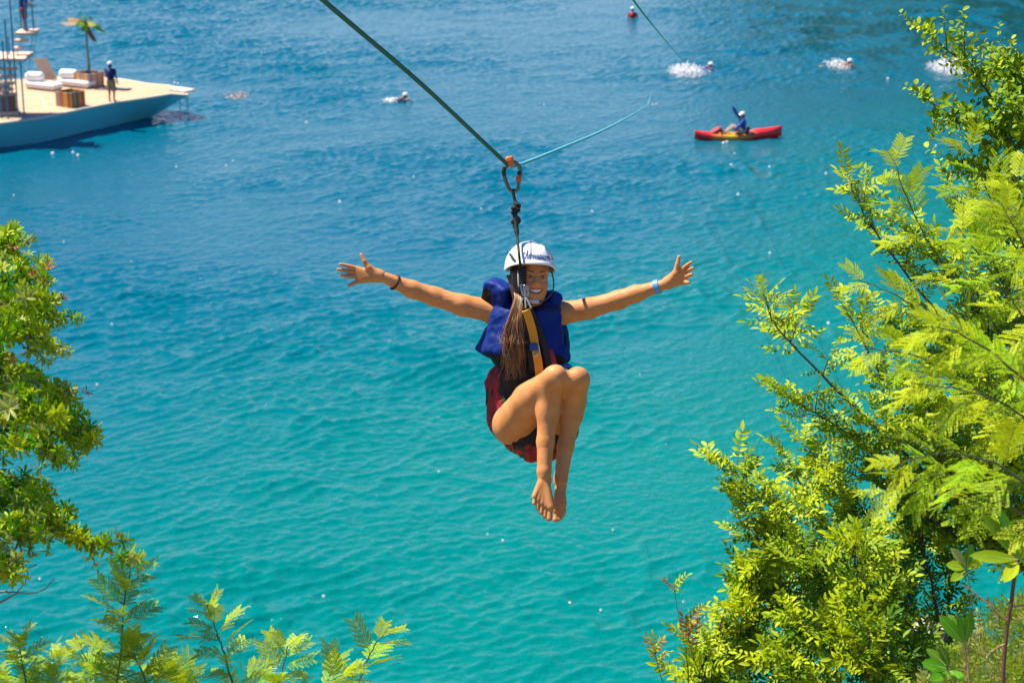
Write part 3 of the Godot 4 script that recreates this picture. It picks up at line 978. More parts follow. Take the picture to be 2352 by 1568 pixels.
# ---------------------------------------------------------------- ropes
func build_ropes() -> void:
	var rope := tinted(0.55)
	var t := thing("zip_line", "long green rope sloping from the top edge to the carabiner and out over the water", "rope", at(1178, 381, 9.2))
	var mb := MB.new()
	var up := smooth_path([at(440, -270, 5.9), at(742, 0, 6.9), at(960, 186, 7.9), at(1120, 335, 8.8), at(1166, 378, 9.07)], 8)
	mb.tube(up, [0.0092], 8, Color(0.012, 0.085, 0.06))
	part("near_rope", mb, rope, t)
	mb = MB.new()
	var down := smooth_path([at(1166, 378, 9.07), at(1196, 377, 9.25), at(1290, 340, 10.9), at(1380, 302, 13.6), at(1445, 268, 18.0), at(1478, 247, 26.0), at(1491, 234, 45.0), on(1495, 214, -0.2)], 8)
	var rr := []
	for k in down.size(): rr.append(0.008)
	mb.tube(down, rr, 8, Color(0.1, 0.42, 0.5))
	part("far_rope", mb, rope, t)
	var t2 := thing("zip_line", "thin green rope slanting from the top edge down towards the long splash", "rope", at(1455, 0, 12.0))
	mb = MB.new()
	mb.tube(smooth_path([at(1380, -110, 9.0), at(1455, 0, 12.0), at(1500, 58, 18.0), at(1545, 112, 35.0), at(1580, 152, 80.0), on(1600, 175, -0.2)], 6), [0.0068], 7, Color(0.03, 0.23, 0.14))
	part("line", mb, rope, t2)

# ---------------------------------------------------------------- the flyer
var G0 := Vector3.ZERO
func g(px: float, py: float, z := 0.0) -> Vector3:
	return at(px, py, 9.2 - z)

func px_of(p: Vector3) -> Vector2:
	var d := (p - EYE).dot(fwd)
	return Vector2(1176.0 + (p - EYE).dot(right) * FOCAL / d, 784.0 - (p - EYE).dot(upv) * FOCAL / d)

func fly_hand(mb: MB, wrist: Vector3, palm: Array, fingers: Array, thumb: Array, skin: Color) -> void:
	var pr := []
	for b in palm: pr.append([0, wrist, b, 0.022, 0.0125, 0.016])
	for f in fingers:
		pr.append([0, f[0], f[1], 0.0098, 0.009, 0.006])
		pr.append([0, f[1], f[2], 0.009, 0.0072, 0.003])
	pr.append([0, wrist.lerp(thumb[0], 0.35), thumb[0], 0.02, 0.0155, 0.014])
	pr.append([0, thumb[0], thumb[1], 0.014, 0.0105, 0.006])
	pr.append([0, thumb[1], thumb[2], 0.0105, 0.008, 0.004])
	nets(mb, pr, 0.0032, func(_p): return skin)

func build_flyer() -> void:
	G0 = g(1228, 1000, -0.05)
	var cam := Basis(right, upv, -fwd)
	var who := thing("person", "smiling woman in blue life vest hanging from the rope, arms spread, knees drawn up", "person", G0)
	var skin := Color(0.57, 0.238, 0.084)
	var mb := MB.new()
	# ---- body
	var hd := g(1223, 637, 0.1)
	var hb := cam * Basis(Vector3(0, 1, 0), 0.2) * Basis(Vector3(0, 0, 1), -0.02)
	var body := [
		[1, g(1206, 770, -0.02), cam, Vector3(0.155, 0.2, 0.105), 0.05], [1, g(1222, 900, -0.06), cam, Vector3(0.13, 0.14, 0.1), 0.08], [1, g(1230, 975, -0.05), cam, Vector3(0.17, 0.13, 0.125), 0.06],
		[0, g(1215, 735, -0.0), hd + hb * Vector3(0, -0.07, -0.02), 0.06, 0.05, 0.03],
		[0, g(1215, 712, -0.02), g(1140, 716, -0.02), 0.065, 0.055, 0.04], [0, g(1215, 712, -0.02), g(1278, 722, -0.02), 0.062, 0.052, 0.04],
		# arms
		[0, g(1140, 716, -0.02), g(1062, 701, 0.0), 0.054, 0.047, 0.03], [0, g(1062, 701, 0.0), g(998, 681, 0.0), 0.047, 0.041, 0.02],
		[0, g(998, 681, 0.0), g(945, 664, 0.02), 0.0425, 0.038, 0.02], [0, g(945, 664, 0.02), g(880, 636, 0.05), 0.038, 0.024, 0.02],
		[0, g(1278, 722, -0.02), g(1350, 709, -0.01), 0.054, 0.046, 0.03], [0, g(1350, 709, -0.01), g(1420, 689, 0.0), 0.046, 0.041, 0.02],
		[0, g(1420, 689, 0.0), g(1460, 675, 0.02), 0.042, 0.037, 0.02], [0, g(1460, 675, 0.02), g(1527, 653, 0.06), 0.037, 0.024, 0.02],
		# right leg (nearer)
		[0, g(1180, 975, 0.02), g(1222, 918, 0.16), 0.098, 0.08, 0.03], [0, g(1222, 918, 0.16), g(1271, 869, 0.29), 0.08, 0.05, 0.03],
		[1, g(1279, 864, 0.305), cam, Vector3(0.04, 0.048, 0.042), 0.03],
		[0, g(1274, 872, 0.29), g(1259, 945, 0.25), 0.046, 0.048, 0.03], [0, g(1259, 945, 0.25), g(1253, 1015, 0.27), 0.048, 0.037, 0.03], [0, g(1253, 1015, 0.27), g(1250, 1083, 0.305), 0.037, 0.03, 0.02],
		# left leg
		[0, g(1282, 975, 0.0), g(1305, 920, 0.13), 0.096, 0.078, 0.03], [0, g(1305, 920, 0.13), g(1326, 872, 0.265), 0.076, 0.05, 0.03],
		[1, g(1328, 868, 0.275), cam, Vector3(0.038, 0.045, 0.04), 0.03],
		[0, g(1327, 876, 0.255), g(1314, 950, 0.19), 0.044, 0.046, 0.03], [0, g(1314, 950, 0.19), g(1299, 1025, 0.2), 0.046, 0.035, 0.03], [0, g(1299, 1025, 0.2), g(1288, 1100, 0.225), 0.035, 0.029, 0.02],
	]
	var sn := FastNoiseLite.new(); sn.seed = 77; sn.frequency = 14.0; sn.fractal_octaves = 4
	var tone := func(p: Vector3) -> Color:
		var a := sn.get_noise_3dv(p)
		return Color(skin.r * (1.0 + a * 0.14), skin.g * (1.0 + a * 0.26), skin.b * (1.0 + a * 0.35))
	nets(mb, body, 0.0095, tone)
	# ---- feet
	for f in [[Vector3(1250, 1062, 0.3), Vector3(1250, 1094, 0.31), 0.026, 0.031, Vector3(1255, 1102, 0.27), [[1228, 1140, 1226.5, 1159, 0.0082], [1236, 1148, 1234, 1171, 0.0085], [1245, 1155, 1242.5, 1181, 0.009], [1254, 1160, 1251, 1189, 0.0095], [1264, 1164, 1261.5, 1194, 0.013]], 0.345, Vector3(1253, 1015, 0.27), Vector3(1250, 1083, 0.305), 0.0376, 0.0304],
			[Vector3(1288, 1078, 0.215), Vector3(1287, 1108, 0.23), 0.025, 0.029, Vector3(1290, 1117, 0.195), [[1278, 1172, 1276, 1196, 0.0115], [1283, 1171, 1282.5, 1196.5, 0.0085], [1288, 1168, 1288.5, 1193, 0.0082], [1292, 1164, 1293.5, 1187, 0.0078], [1296, 1159, 1297.5, 1179, 0.0074]], 0.262, Vector3(1299, 1025, 0.2), Vector3(1288, 1100, 0.225), 0.0356, 0.0294]]:
		var G := func(q: Vector3) -> Vector3: return g(q.x, q.y, q.z)
		var foot := [[0, G.call(f[7]), G.call(f[8]), f[9], f[10], 0.004], [0, G.call(f[8]), G.call(f[1]), f[10], f[3] - 0.002, 0.012], [1, G.call(f[4]), cam, Vector3(0.024, 0.032, 0.028), 0.015]]
		for t in f[5]:
			var b := g(t[0], t[1], f[6])
			var tip := g(t[2], t[3] - 3.0, f[6] + 0.012)
			var r: float = t[4]
			foot.append([0, G.call(f[1]), b, 0.021, r * 1.6, 0.004])
			foot.append([0, b, b.lerp(tip, 0.6), r * 1.1, r * 0.86, 0.004])
			foot.append([0, b.lerp(tip, 0.6), tip, r * 0.86, r, 0.003])
		nets(mb, foot, 0.0035, tone)
	# toe nails
	# ---- hands
	var hz := 0.055
	fly_hand(mb, g(872, 634, 0.05), [g(822, 618, hz), g(820, 627, hz), g(821, 637, hz), g(828, 645, hz)],
		[[g(819, 616, hz), g(800, 611, hz + 0.012), g(782, 606.5, hz + 0.02)], [g(816, 625, hz), g(795, 622, hz + 0.012), g(776, 618.5, hz + 0.02)], [g(817, 635, hz), g(799, 634, hz + 0.012), g(782, 632, hz + 0.02)], [g(824, 645, hz), g(813, 650, hz + 0.01), g(802, 655.5, hz + 0.015)]],
		[g(847, 615, hz + 0.012), g(837, 600, hz + 0.015), g(829.5, 585, hz + 0.012)], skin)
	fly_hand(mb, g(1534, 650, 0.06), [g(1567, 619, 0.085), g(1574, 625, 0.085), g(1575, 636, 0.085), g(1572, 647, 0.08)],
		[[g(1568, 618, 0.09), g(1579, 609, 0.115), g(1588, 602.5, 0.135)], [g(1575, 624, 0.09), g(1585, 619, 0.12), g(1591.5, 616, 0.14)], [g(1576, 635.5, 0.09), g(1584, 632, 0.115), g(1589.5, 630, 0.13)], [g(1572, 647, 0.085), g(1578, 648.5, 0.105), g(1581.5, 649.5, 0.115)]],
		[g(1552, 628, 0.085), g(1557, 606, 0.09), g(1560, 590, 0.092)], skin)
	# ---- head
	var H := func(x: float, y: float, z: float) -> Vector3: return hd + hb * Vector3(x, y, z)
	var lip := Color(0.46, 0.115, 0.07)
	var brow := Color(0.035, 0.015, 0.008)
	var face := [
		[1, H.call(0, 0.035, -0.01), hb, Vector3(0.074, 0.088, 0.093), 0.02], [1, H.call(0, -0.035, 0.03), hb, Vector3(0.0565, 0.078, 0.058), 0.03], [1, H.call(0, -0.092, 0.052), hb, Vector3(0.026, 0.02, 0.024), 0.03],
		[0, H.call(-0.048, -0.04, 0.0), H.call(-0.021, -0.09, 0.04), 0.019, 0.017, 0.03], [0, H.call(0.048, -0.04, 0.0), H.call(0.021, -0.09, 0.04), 0.019, 0.017, 0.03],
		[1, H.call(-0.036, -0.036, 0.06), hb, Vector3(0.024, 0.02, 0.022), 0.018], [1, H.call(0.036, -0.036, 0.06), hb, Vector3(0.024, 0.02, 0.022), 0.018],
		[0, H.call(-0.04, 0.02, 0.068), H.call(0.04, 0.02, 0.068), 0.016, 0.016, 0.02],
		[0, H.call(0, 0.008, 0.082), H.call(0, -0.028, 0.1), 0.008, 0.0115, 0.01], [1, H.call(-0.012, -0.033, 0.09), hb, Vector3(0.008, 0.007, 0.01), 0.006], [1, H.call(0.012, -0.033, 0.09), hb, Vector3(0.008, 0.007, 0.01), 0.006],
		[1, H.call(-0.031, 0.0, 0.092), hb, Vector3(0.018, 0.011, 0.014), 0.01, "cut"], [1, H.call(0.031, 0.0, 0.092), hb, Vector3(0.018, 0.011, 0.014), 0.01, "cut"],
		[1, H.call(-0.031, 0.007, 0.076), hb, Vector3(0.016, 0.006, 0.012), 0.004], [1, H.call(0.031, 0.007, 0.076), hb, Vector3(0.016, 0.006, 0.012), 0.004],
		[1, H.call(-0.031, -0.01, 0.074), hb, Vector3(0.016, 0.006, 0.012), 0.004], [1, H.call(0.031, -0.01, 0.074), hb, Vector3(0.016, 0.006, 0.012), 0.004],
		# a broad smile: upper lip, lower lip, and the opening between
		[0, H.call(-0.034, -0.05, 0.066), H.call(-0.014, -0.0555, 0.083), 0.004, 0.0046, 0.005], [0, H.call(-0.014, -0.0555, 0.083), H.call(0.014, -0.0555, 0.083), 0.0046, 0.0046, 0.005], [0, H.call(0.034, -0.05, 0.066), H.call(0.014, -0.0555, 0.083), 0.004, 0.0046, 0.005],
		[0, H.call(-0.034, -0.051, 0.066), H.call(-0.017, -0.073, 0.078), 0.004, 0.0052, 0.005], [0, H.call(0.034, -0.051, 0.066), H.call(0.017, -0.073, 0.078), 0.004, 0.0052, 0.005], [0, H.call(-0.017, -0.073, 0.078), H.call(0.017, -0.073, 0.078), 0.0052, 0.0052, 0.005],
		[1, H.call(0, -0.0635, 0.086), hb, Vector3(0.021, 0.0075, 0.022), 0.003, "cut"], [1, H.call(-0.02, -0.0585, 0.08), hb * Basis(Vector3(0, 0, 1), -0.45), Vector3(0.013, 0.005, 0.02), 0.003, "cut"], [1, H.call(0.02, -0.0585, 0.08), hb * Basis(Vector3(0, 0, 1), 0.45), Vector3(0.013, 0.005, 0.02), 0.003, "cut"],
		[0, H.call(0, -0.08, -0.02), H.call(-0.01, -0.15, -0.06), 0.05, 0.055, 0.02]]
	var inv := hb.transposed()
	nets(mb, face, 0.003, func(p: Vector3) -> Color:
		var q := inv * (p - hd)
		var xx := q.x * q.x
		var top := -0.0545 + xx * 4.0
		var low := -0.074 + xx * 19.0
		if q.z > 0.05 and absf(q.x) < 0.037:
			if q.y < top - 0.003 and q.y > low + 0.003 and q.z < 0.077 - xx * 9.0: return Color(0.05, 0.012, 0.01)
			if absf(q.y - top) < 0.0042 or absf(q.y - low) < 0.005: return lip
		if q.y < -0.02 and absf(absf(q.x) - 0.04) < 0.02 and absf(q.y + 0.038) < 0.018 and q.z > 0.04: return skin.lerp(Color(0.5, 0.16, 0.09), 0.5)
		return skin)
	var sm := tinted(0.52, 0.35)
	sm.subsurf_scatter_enabled = true
	sm.subsurf_scatter_strength = 0.05
	part("body", mb, sm, who)
	# ---- eyes and teeth
	for s in [-1.0, 1.0]:
		mb = MB.new()
		mb.ball(H.call(s * 0.031, 0.0, 0.069), Vector3.ONE * 0.0125, hb, Color(0.55, 0.52, 0.5), 14, 10)
		var e := part("eyeball", mb, tinted(0.15), who)
		mb = MB.new()
		mb.ball(H.call(s * 0.031 + 0.001, -0.0005, 0.0795), Vector3(0.006, 0.006, 0.0025), hb, Color(0.02, 0.01, 0.005), 12, 6)
		part("iris", mb, tinted(0.1), e)
	for k in 10:
		mb = MB.new()
		var x := (k - 4.5) * 0.0056
		mb.box(H.call(x, -0.0622 + x * x * 10.0, 0.0795 - x * x * 17.0), Vector3(0.0027, 0.0072 - absf(x) * 0.13, 0.003), hb * Basis(Vector3(0, 1, 0), x * 26.0), Color(0.8, 0.76, 0.68), 0.0008)
		part("tooth", mb, tinted(0.2), who)
	for sd in [-1.0, 1.0]:
		mb = MB.new()
		mb.tube(smooth_path([H.call(sd * 0.0125, 0.0185, 0.0905), H.call(sd * 0.026, 0.0235, 0.0895), H.call(sd * 0.038, 0.0245, 0.084), H.call(sd * 0.0495, 0.0185, 0.0735)], 4), [0.0022, 0.0027, 0.003, 0.003, 0.003, 0.003, 0.0028, 0.0025, 0.002, 0.0018, 0.0014, 0.001, 0.0008], 6, brow, true, 0.6)
		part("eyebrow", mb, tinted(0.8), who)
		mb = MB.new()
		mb.tube(smooth_path([H.call(sd * 0.0165, 0.0005, 0.0835), H.call(sd * 0.025, 0.0052, 0.0885), H.call(sd * 0.033, 0.0055, 0.0885), H.call(sd * 0.0425, 0.0025, 0.083), H.call(sd * 0.047, 0.0035, 0.0785)], 4), [0.001, 0.0013, 0.0016, 0.0017, 0.0017, 0.0017, 0.0016, 0.0014, 0.0008], 5, Color(0.012, 0.007, 0.005))
		part("eyelashes", mb, tinted(0.8), who)
	build_helmet(who, cam)
	build_vest(who, cam)
	build_hair(who, hd, hb)
	build_harness(who, cam)

func build_helmet(who: Node3D, cam: Basis) -> void:
	var hc := g(1217, 614, 0.1)
	var bs := cam * Basis(Vector3(0, 1, 0), 0.12) * Basis(Vector3(0, 0, 1), -0.03)
	var R := Vector3(0.1125, 0.117, 0.13)
	var mb := MB.new()
	var nu := 48; var nv := 18
	var rim := func(ph: float) -> float:
		# height of the rim round the head: ph = 0 is the brow
		return 0.012 - 0.03 * pow(sin(ph * 0.5), 2.0) - 0.018 * pow(absf(sin(ph)), 6.0)
	for lay in 2:
		var sc := 1.0 - 0.06 * lay
		for a in nv + 1:
			for b in nu:
				var ph := TAU * b / nu
				var th_end := acos(clampf(rim.call(ph) / R.y, -1, 1))
				var th := th_end * a / nv
				var p := Vector3(sin(th) * sin(ph), cos(th), sin(th) * cos(ph)) * R * sc
				var lipw := smoothstep(0.86, 1.0, float(a) / nv)
				p += Vector3(sin(ph), -0.25, cos(ph)) * (0.011 * lipw * (0.35 + 0.65 * maxf(0.0, cos(ph))))
				mb.vert(hc + bs * p, Color(0.8, 0.79, 0.77))
	for a in nv:
		for b in nu:
			var q := a * nu + b; var w := a * nu + (b + 1) % nu
			mb.quad(q, q + nu, w + nu, w)
			var o := (nv + 1) * nu
			mb.quad(o + q, o + w, o + w + nu, o + q + nu)
	for b in nu:
		var q := nv * nu + b; var w := nv * nu + (b + 1) % nu
		var o := (nv + 1) * nu
		mb.quad(q, o + q, o + w, w)
	var hm := tinted(0.25)
	hm.clearcoat_enabled = true; hm.clearcoat = 0.4; hm.clearcoat_roughness = 0.1
	var hel := part("helmet", mb, hm, who)
	# stripe over the crown
	var surf := func(ph: float, th: float, lift: float) -> Vector3:
		return hc + bs * (Vector3(sin(th) * sin(ph), cos(th), sin(th) * cos(ph)) * (R + Vector3.ONE * lift))
	mb = MB.new()
	for k in 25:
		var s := lerpf(-1.2, 1.4, k / 24.0)
		for e in [-1.0, 1.0]:
			var dirv := Vector3(e * 0.024 - 0.12 * maxf(0.0, sin(s)), cos(s), sin(s)).normalized()
			mb.vert(hc + bs * (dirv * (R + Vector3.ONE * 0.0012)), Color(0.1, 0.14, 0.24))
	for k in 24: mb.quad(k * 2, k * 2 + 1, k * 2 + 3, k * 2 + 2)
	part("stripe", mb, tinted(0.4), hel)
	# lettering
	var tm := TextMesh.new()
	var f := SystemFont.new()
	f.font_names = PackedStringArray(["Droid Serif"])
	f.font_weight = 700
	tm.font = f
	tm.text = "Adventures"
	tm.font_size = 48
	tm.pixel_size = 0.001
	tm.depth = 0.001
	var src := tm.get_mesh_arrays()
	var vs: PackedVector3Array = src[Mesh.ARRAY_VERTEX]
	var ix: PackedInt32Array = src[Mesh.ARRAY_INDEX]
	var box := tm.get_aabb()
	mb = MB.new()
	for p in vs:
		var u := (p.x - box.position.x) / box.size.x
		var w := (p.y - box.position.y) / box.size.y
		var tall := lerpf(1.0, 1.7, smoothstep(0.16, 0.1, u))
		var ph := lerpf(-0.36, 0.78, u)
		var th := 1.29 - w * 0.24 * tall + 0.05 * (u - 0.3)
		mb.vert(surf.call(ph, th, 0.0016 + (0.0008 if p.z > box.get_center().z else 0.0)), Color(0.015, 0.06, 0.25))
	mb.i = ix
	part("lettering", mb, tinted(0.4), hel)
	# rivets and side straps
	for s in [[-0.95, 1.2], [0.98, 1.25], [-0.4, 1.05]]:
		mb = MB.new()
		mb.ball(surf.call(s[0], s[1], 0.001), Vector3.ONE * 0.004, bs, Color(0.2, 0.2, 0.2), 8, 6)
		part("rivet", mb, tinted(0.4), hel)
	mb = MB.new()
	mb.tube(smooth_path([g(1267, 622, 0.12), g(1272, 650, 0.1), g(1268, 672, 0.12), g(1250, 690, 0.16), g(1232, 694, 0.178)], 5), [0.0035], 6, Color(0.02, 0.04, 0.1))
	mb.tube(smooth_path([g(1196, 625, 0.17), g(1196, 650, 0.175), g(1204, 680, 0.18), g(1222, 694, 0.178)], 5), [0.0045], 6, Color(0.55, 0.52, 0.5))
	part("chin_strap", mb, tinted(0.6), hel)
	mb = MB.new()
	mb.box(g(1228, 692, 0.172), Vector3(0.0195, 0.009, 0.011), cam * Basis(Vector3(0, 0, 1), -0.06), Color(0.5, 0.46, 0.46), 0.004)
	part("chin_cup", mb, tinted(0.5), hel)

func build_vest(who: Node3D, cam: Basis) -> void:
	var blue := Color(0.003, 0.02, 0.17)
	var black := Color(0.008, 0.008, 0.011)
	var red := Color(0.25, 0.012, 0.016)
	var tilt := func(a: float, b: float, c: float) -> Basis: return cam * Basis(Vector3(0, 0, 1), a) * Basis(Vector3(0, 1, 0), b) * Basis(Vector3(1, 0, 0), c)
	var mb := MB.new()
	var pr := [
		[1, g(1203, 775, -0.02), cam, Vector3(0.17, 0.19, 0.125), 0.03], [1, g(1208, 735, -0.02), cam, Vector3(0.145, 0.12, 0.11), 0.03],
		# foam panels: left and right fronts, shoulders, collar
		[2, g(1153, 766, 0.07), tilt.call(-0.2, -0.5, -0.1), Vector3(0.074, 0.115, 0.03), 0.025, 0.02],
		[2, g(1258, 772, 0.085), tilt.call(0.1, 0.45, -0.08), Vector3(0.072, 0.135, 0.035), 0.025, 0.02],
		[2, g(1146, 676, 0.02), tilt.call(-0.42, -0.5, 0.5), Vector3(0.068, 0.06, 0.046), 0.02, 0.012],
		[2, g(1266, 706, 0.04), tilt.call(-0.2, 0.4, 0.2), Vector3(0.032, 0.075, 0.04), 0.022, 0.02],
		[2, g(1237, 722, 0.09), tilt.call(0.3, 0.1, 0.0), Vector3(0.07, 0.03, 0.03), 0.02, 0.02],
		[2, g(1123, 786, 0.0), tilt.call(-0.5, -0.9, 0.0), Vector3(0.04, 0.062, 0.035), 0.02, 0.02],
		[2, g(1285, 790, 0.0), tilt.call(0.1, 0.9, 0.0), Vector3(0.05, 0.09, 0.03), 0.02, 0.02],
		[0, g(1204, 690, -0.06), g(1262, 690, -0.05), 0.05, 0.05, 0.03],
	]
	var nn := FastNoiseLite.new(); nn.seed = 4; nn.frequency = 9.0
	nets(mb, pr, 0.0075, func(p: Vector3) -> Color:
		var q := px_of(p)
		if q.x < 1128 and q.y > 664 and q.y < 700 and q.x + (q.y - 664) * 0.2 < 1132: return black
		if q.x > 1188 and q.x < 1226 and q.y > 700: return black
		if q.y > 812 + (q.x - 1100) * 0.05 and q.x < 1200: return black
		if q.x > 1225 and q.y > 700 and q.y < 714 and q.x < 1290: return Color(0.01, 0.013, 0.06)
		if q.x > 1225 and q.y - 770 > (1290 - q.x) * 0.2 + (q.x - 1225) * 0.75: return black
		return blue)
	var vm := tinted(0.6, 0.3)
	var wr := noise_tex(61, 0.012, [], 3, 256)
	vm.heightmap_enabled = false
	vm.normal_enabled = true
	wr.as_normal_map = true; wr.bump_strength = 9.0
	vm.normal_texture = wr; vm.uv1_triplanar = true; vm.uv1_world_triplanar = true; vm.uv1_scale = Vector3.ONE * 3.0; vm.normal_scale = 0.7
	ruffle(mb, 0.003, 16.0, 16.0)
	var vest := part("life_vest", mb, vm, who)
	# a buckle tab at the vest's right hip and folds of piping
	mb = MB.new()
	mb.tube(smooth_path([g(1228, 720, 0.125), g(1226, 760, 0.135), g(1236, 800, 0.14), g(1262, 838, 0.13)], 5), [0.008], 6, black)
	mb.tube(smooth_path([g(1284, 690, 0.01), g(1292, 730, 0.0), g(1299, 775, 0.01), g(1298, 805, 0.03), g(1289, 840, 0.05)], 5), [0.006], 6, black)
	part("piping", mb, tinted(0.6), vest)
	# ---- shorts and seat cloth
	mb = MB.new()
	var pn := FastNoiseLite.new(); pn.seed = 8; pn.frequency = 4.0; pn.fractal_octaves = 3
	nets(mb, [
		[1, g(1214, 862, -0.04), cam, Vector3(0.155, 0.12, 0.12), 0.05], [1, g(1219, 945, -0.05), cam, Vector3(0.186, 0.16, 0.13), 0.05],
		[1, g(1233, 985, -0.02), cam, Vector3(0.186, 0.1, 0.12), 0.04], [0, g(1196, 1010, 0.02), g(1292, 1002, 0.02), 0.068, 0.055, 0.04],
		[0, g(1222, 1040, 0.04), g(1266, 1038, 0.06), 0.042, 0.04, 0.035],
		[0, g(1150, 880, -0.04), g(1160, 960, -0.05), 0.07, 0.07, 0.04]], 0.009, func(p: Vector3) -> Color:
		var q := px_of(p)
		var n := pn.get_noise_2d(q.x * 0.006, q.y * 0.002)
		var edge := 1145.0 + 9.0 * n - maxf(0.0, q.y - 940.0) * 0.12
		if q.x < edge and q.y < 990: return red if n > -0.28 else black
		if q.y > 1022 + n * 10.0: return Color(0.36, 0.035, 0.012) if pn.get_noise_2d(q.x * 0.02, q.y * 0.02) > 0.0 else (red if q.x > 1205 else Color(0.03, 0.03, 0.02))
		return black)
	ruffle(mb, 0.006, 26.0, 9.0)
	part("shorts", mb, weave(tinted(0.75)), who)
	# the blue end of a tether behind the knees
	mb = MB.new()
	mb.tube(smooth_path([g(1288, 848, 0.1), g(1296, 842, 0.12), g(1304, 840, 0.12), g(1310, 846, 0.1)], 4), [0.012, 0.015, 0.015, 0.013, 0.012], 8, Color(0.01, 0.1, 0.4))
	part("tether", mb, tinted(0.4), who)
	# red inner lining showing at the right front edge
	mb = MB.new()
	mb.tube(smooth_path([g(1262, 800, 0.133), g(1268, 822, 0.137), g(1276, 845, 0.13)], 4), [0.004, 0.012, 0.018], 6, red, true, 0.4)
	part("lining", mb, tinted(0.6), who)
	# wrist bands
	mb = MB.new()
	var wc := g(907, 648, 0.038)
	var along := (g(880, 636, 0.05) - g(945, 664, 0.02)).normalized()
	var ring := []
	var e1 := along.cross(upv).normalized(); var e2 := along.cross(e1)
	for k in 21: ring.append(wc + (e1 * cos(TAU * k / 20.0) + e2 * sin(TAU * k / 20.0)) * 0.0335 + along * 0.006 * cos(TAU * k / 20.0))
	mb.tube(ring, [0.0055], 8, Color(0.02, 0.006, 0.008), false)
	part("hair_tie", mb, tinted(0.7), who)
	mb = MB.new()
	wc = g(1510, 658.5, 0.05)
	along = (g(1527, 653, 0.06) - g(1460, 675, 0.02)).normalized()
	mb.tube([wc - along * 0.013, wc - along * 0.011, wc + along * 0.011, wc + along * 0.013], [0.029, 0.0335, 0.0325, 0.028], 24, Color(0.1, 0.3, 0.62))
	part("wristband", mb, tinted(0.35), who)

# cloth is never smooth: creases as real relief
func ruffle(mb: MB, amount: float, fx: float, fy: float) -> void:
	var n := FastNoiseLite.new(); n.seed = 31; n.frequency = 1.0; n.fractal_octaves = 3
	for k in mb.v.size():
		var p := mb.v[k]
		var q := Vector3(p.x * fx, p.y * fy, p.z * fx)
		mb.v[k] = p + Vector3(n.get_noise_3dv(q), n.get_noise_3dv(q + Vector3(50, 0, 0)) * 0.5, n.get_noise_3dv(q + Vector3(0, 50, 0))) * amount * 2.0

func weave(m: StandardMaterial3D) -> StandardMaterial3D:
	m.normal_enabled = true
	var t := noise_tex(71, 0.03, [], 3, 256)
	t.as_normal_map = true; t.bump_strength = 8.0
	m.normal_texture = t; m.uv1_triplanar = true; m.uv1_world_triplanar = true; m.uv1_scale = Vector3.ONE * 6.0; m.normal_scale = 0.8
	return m

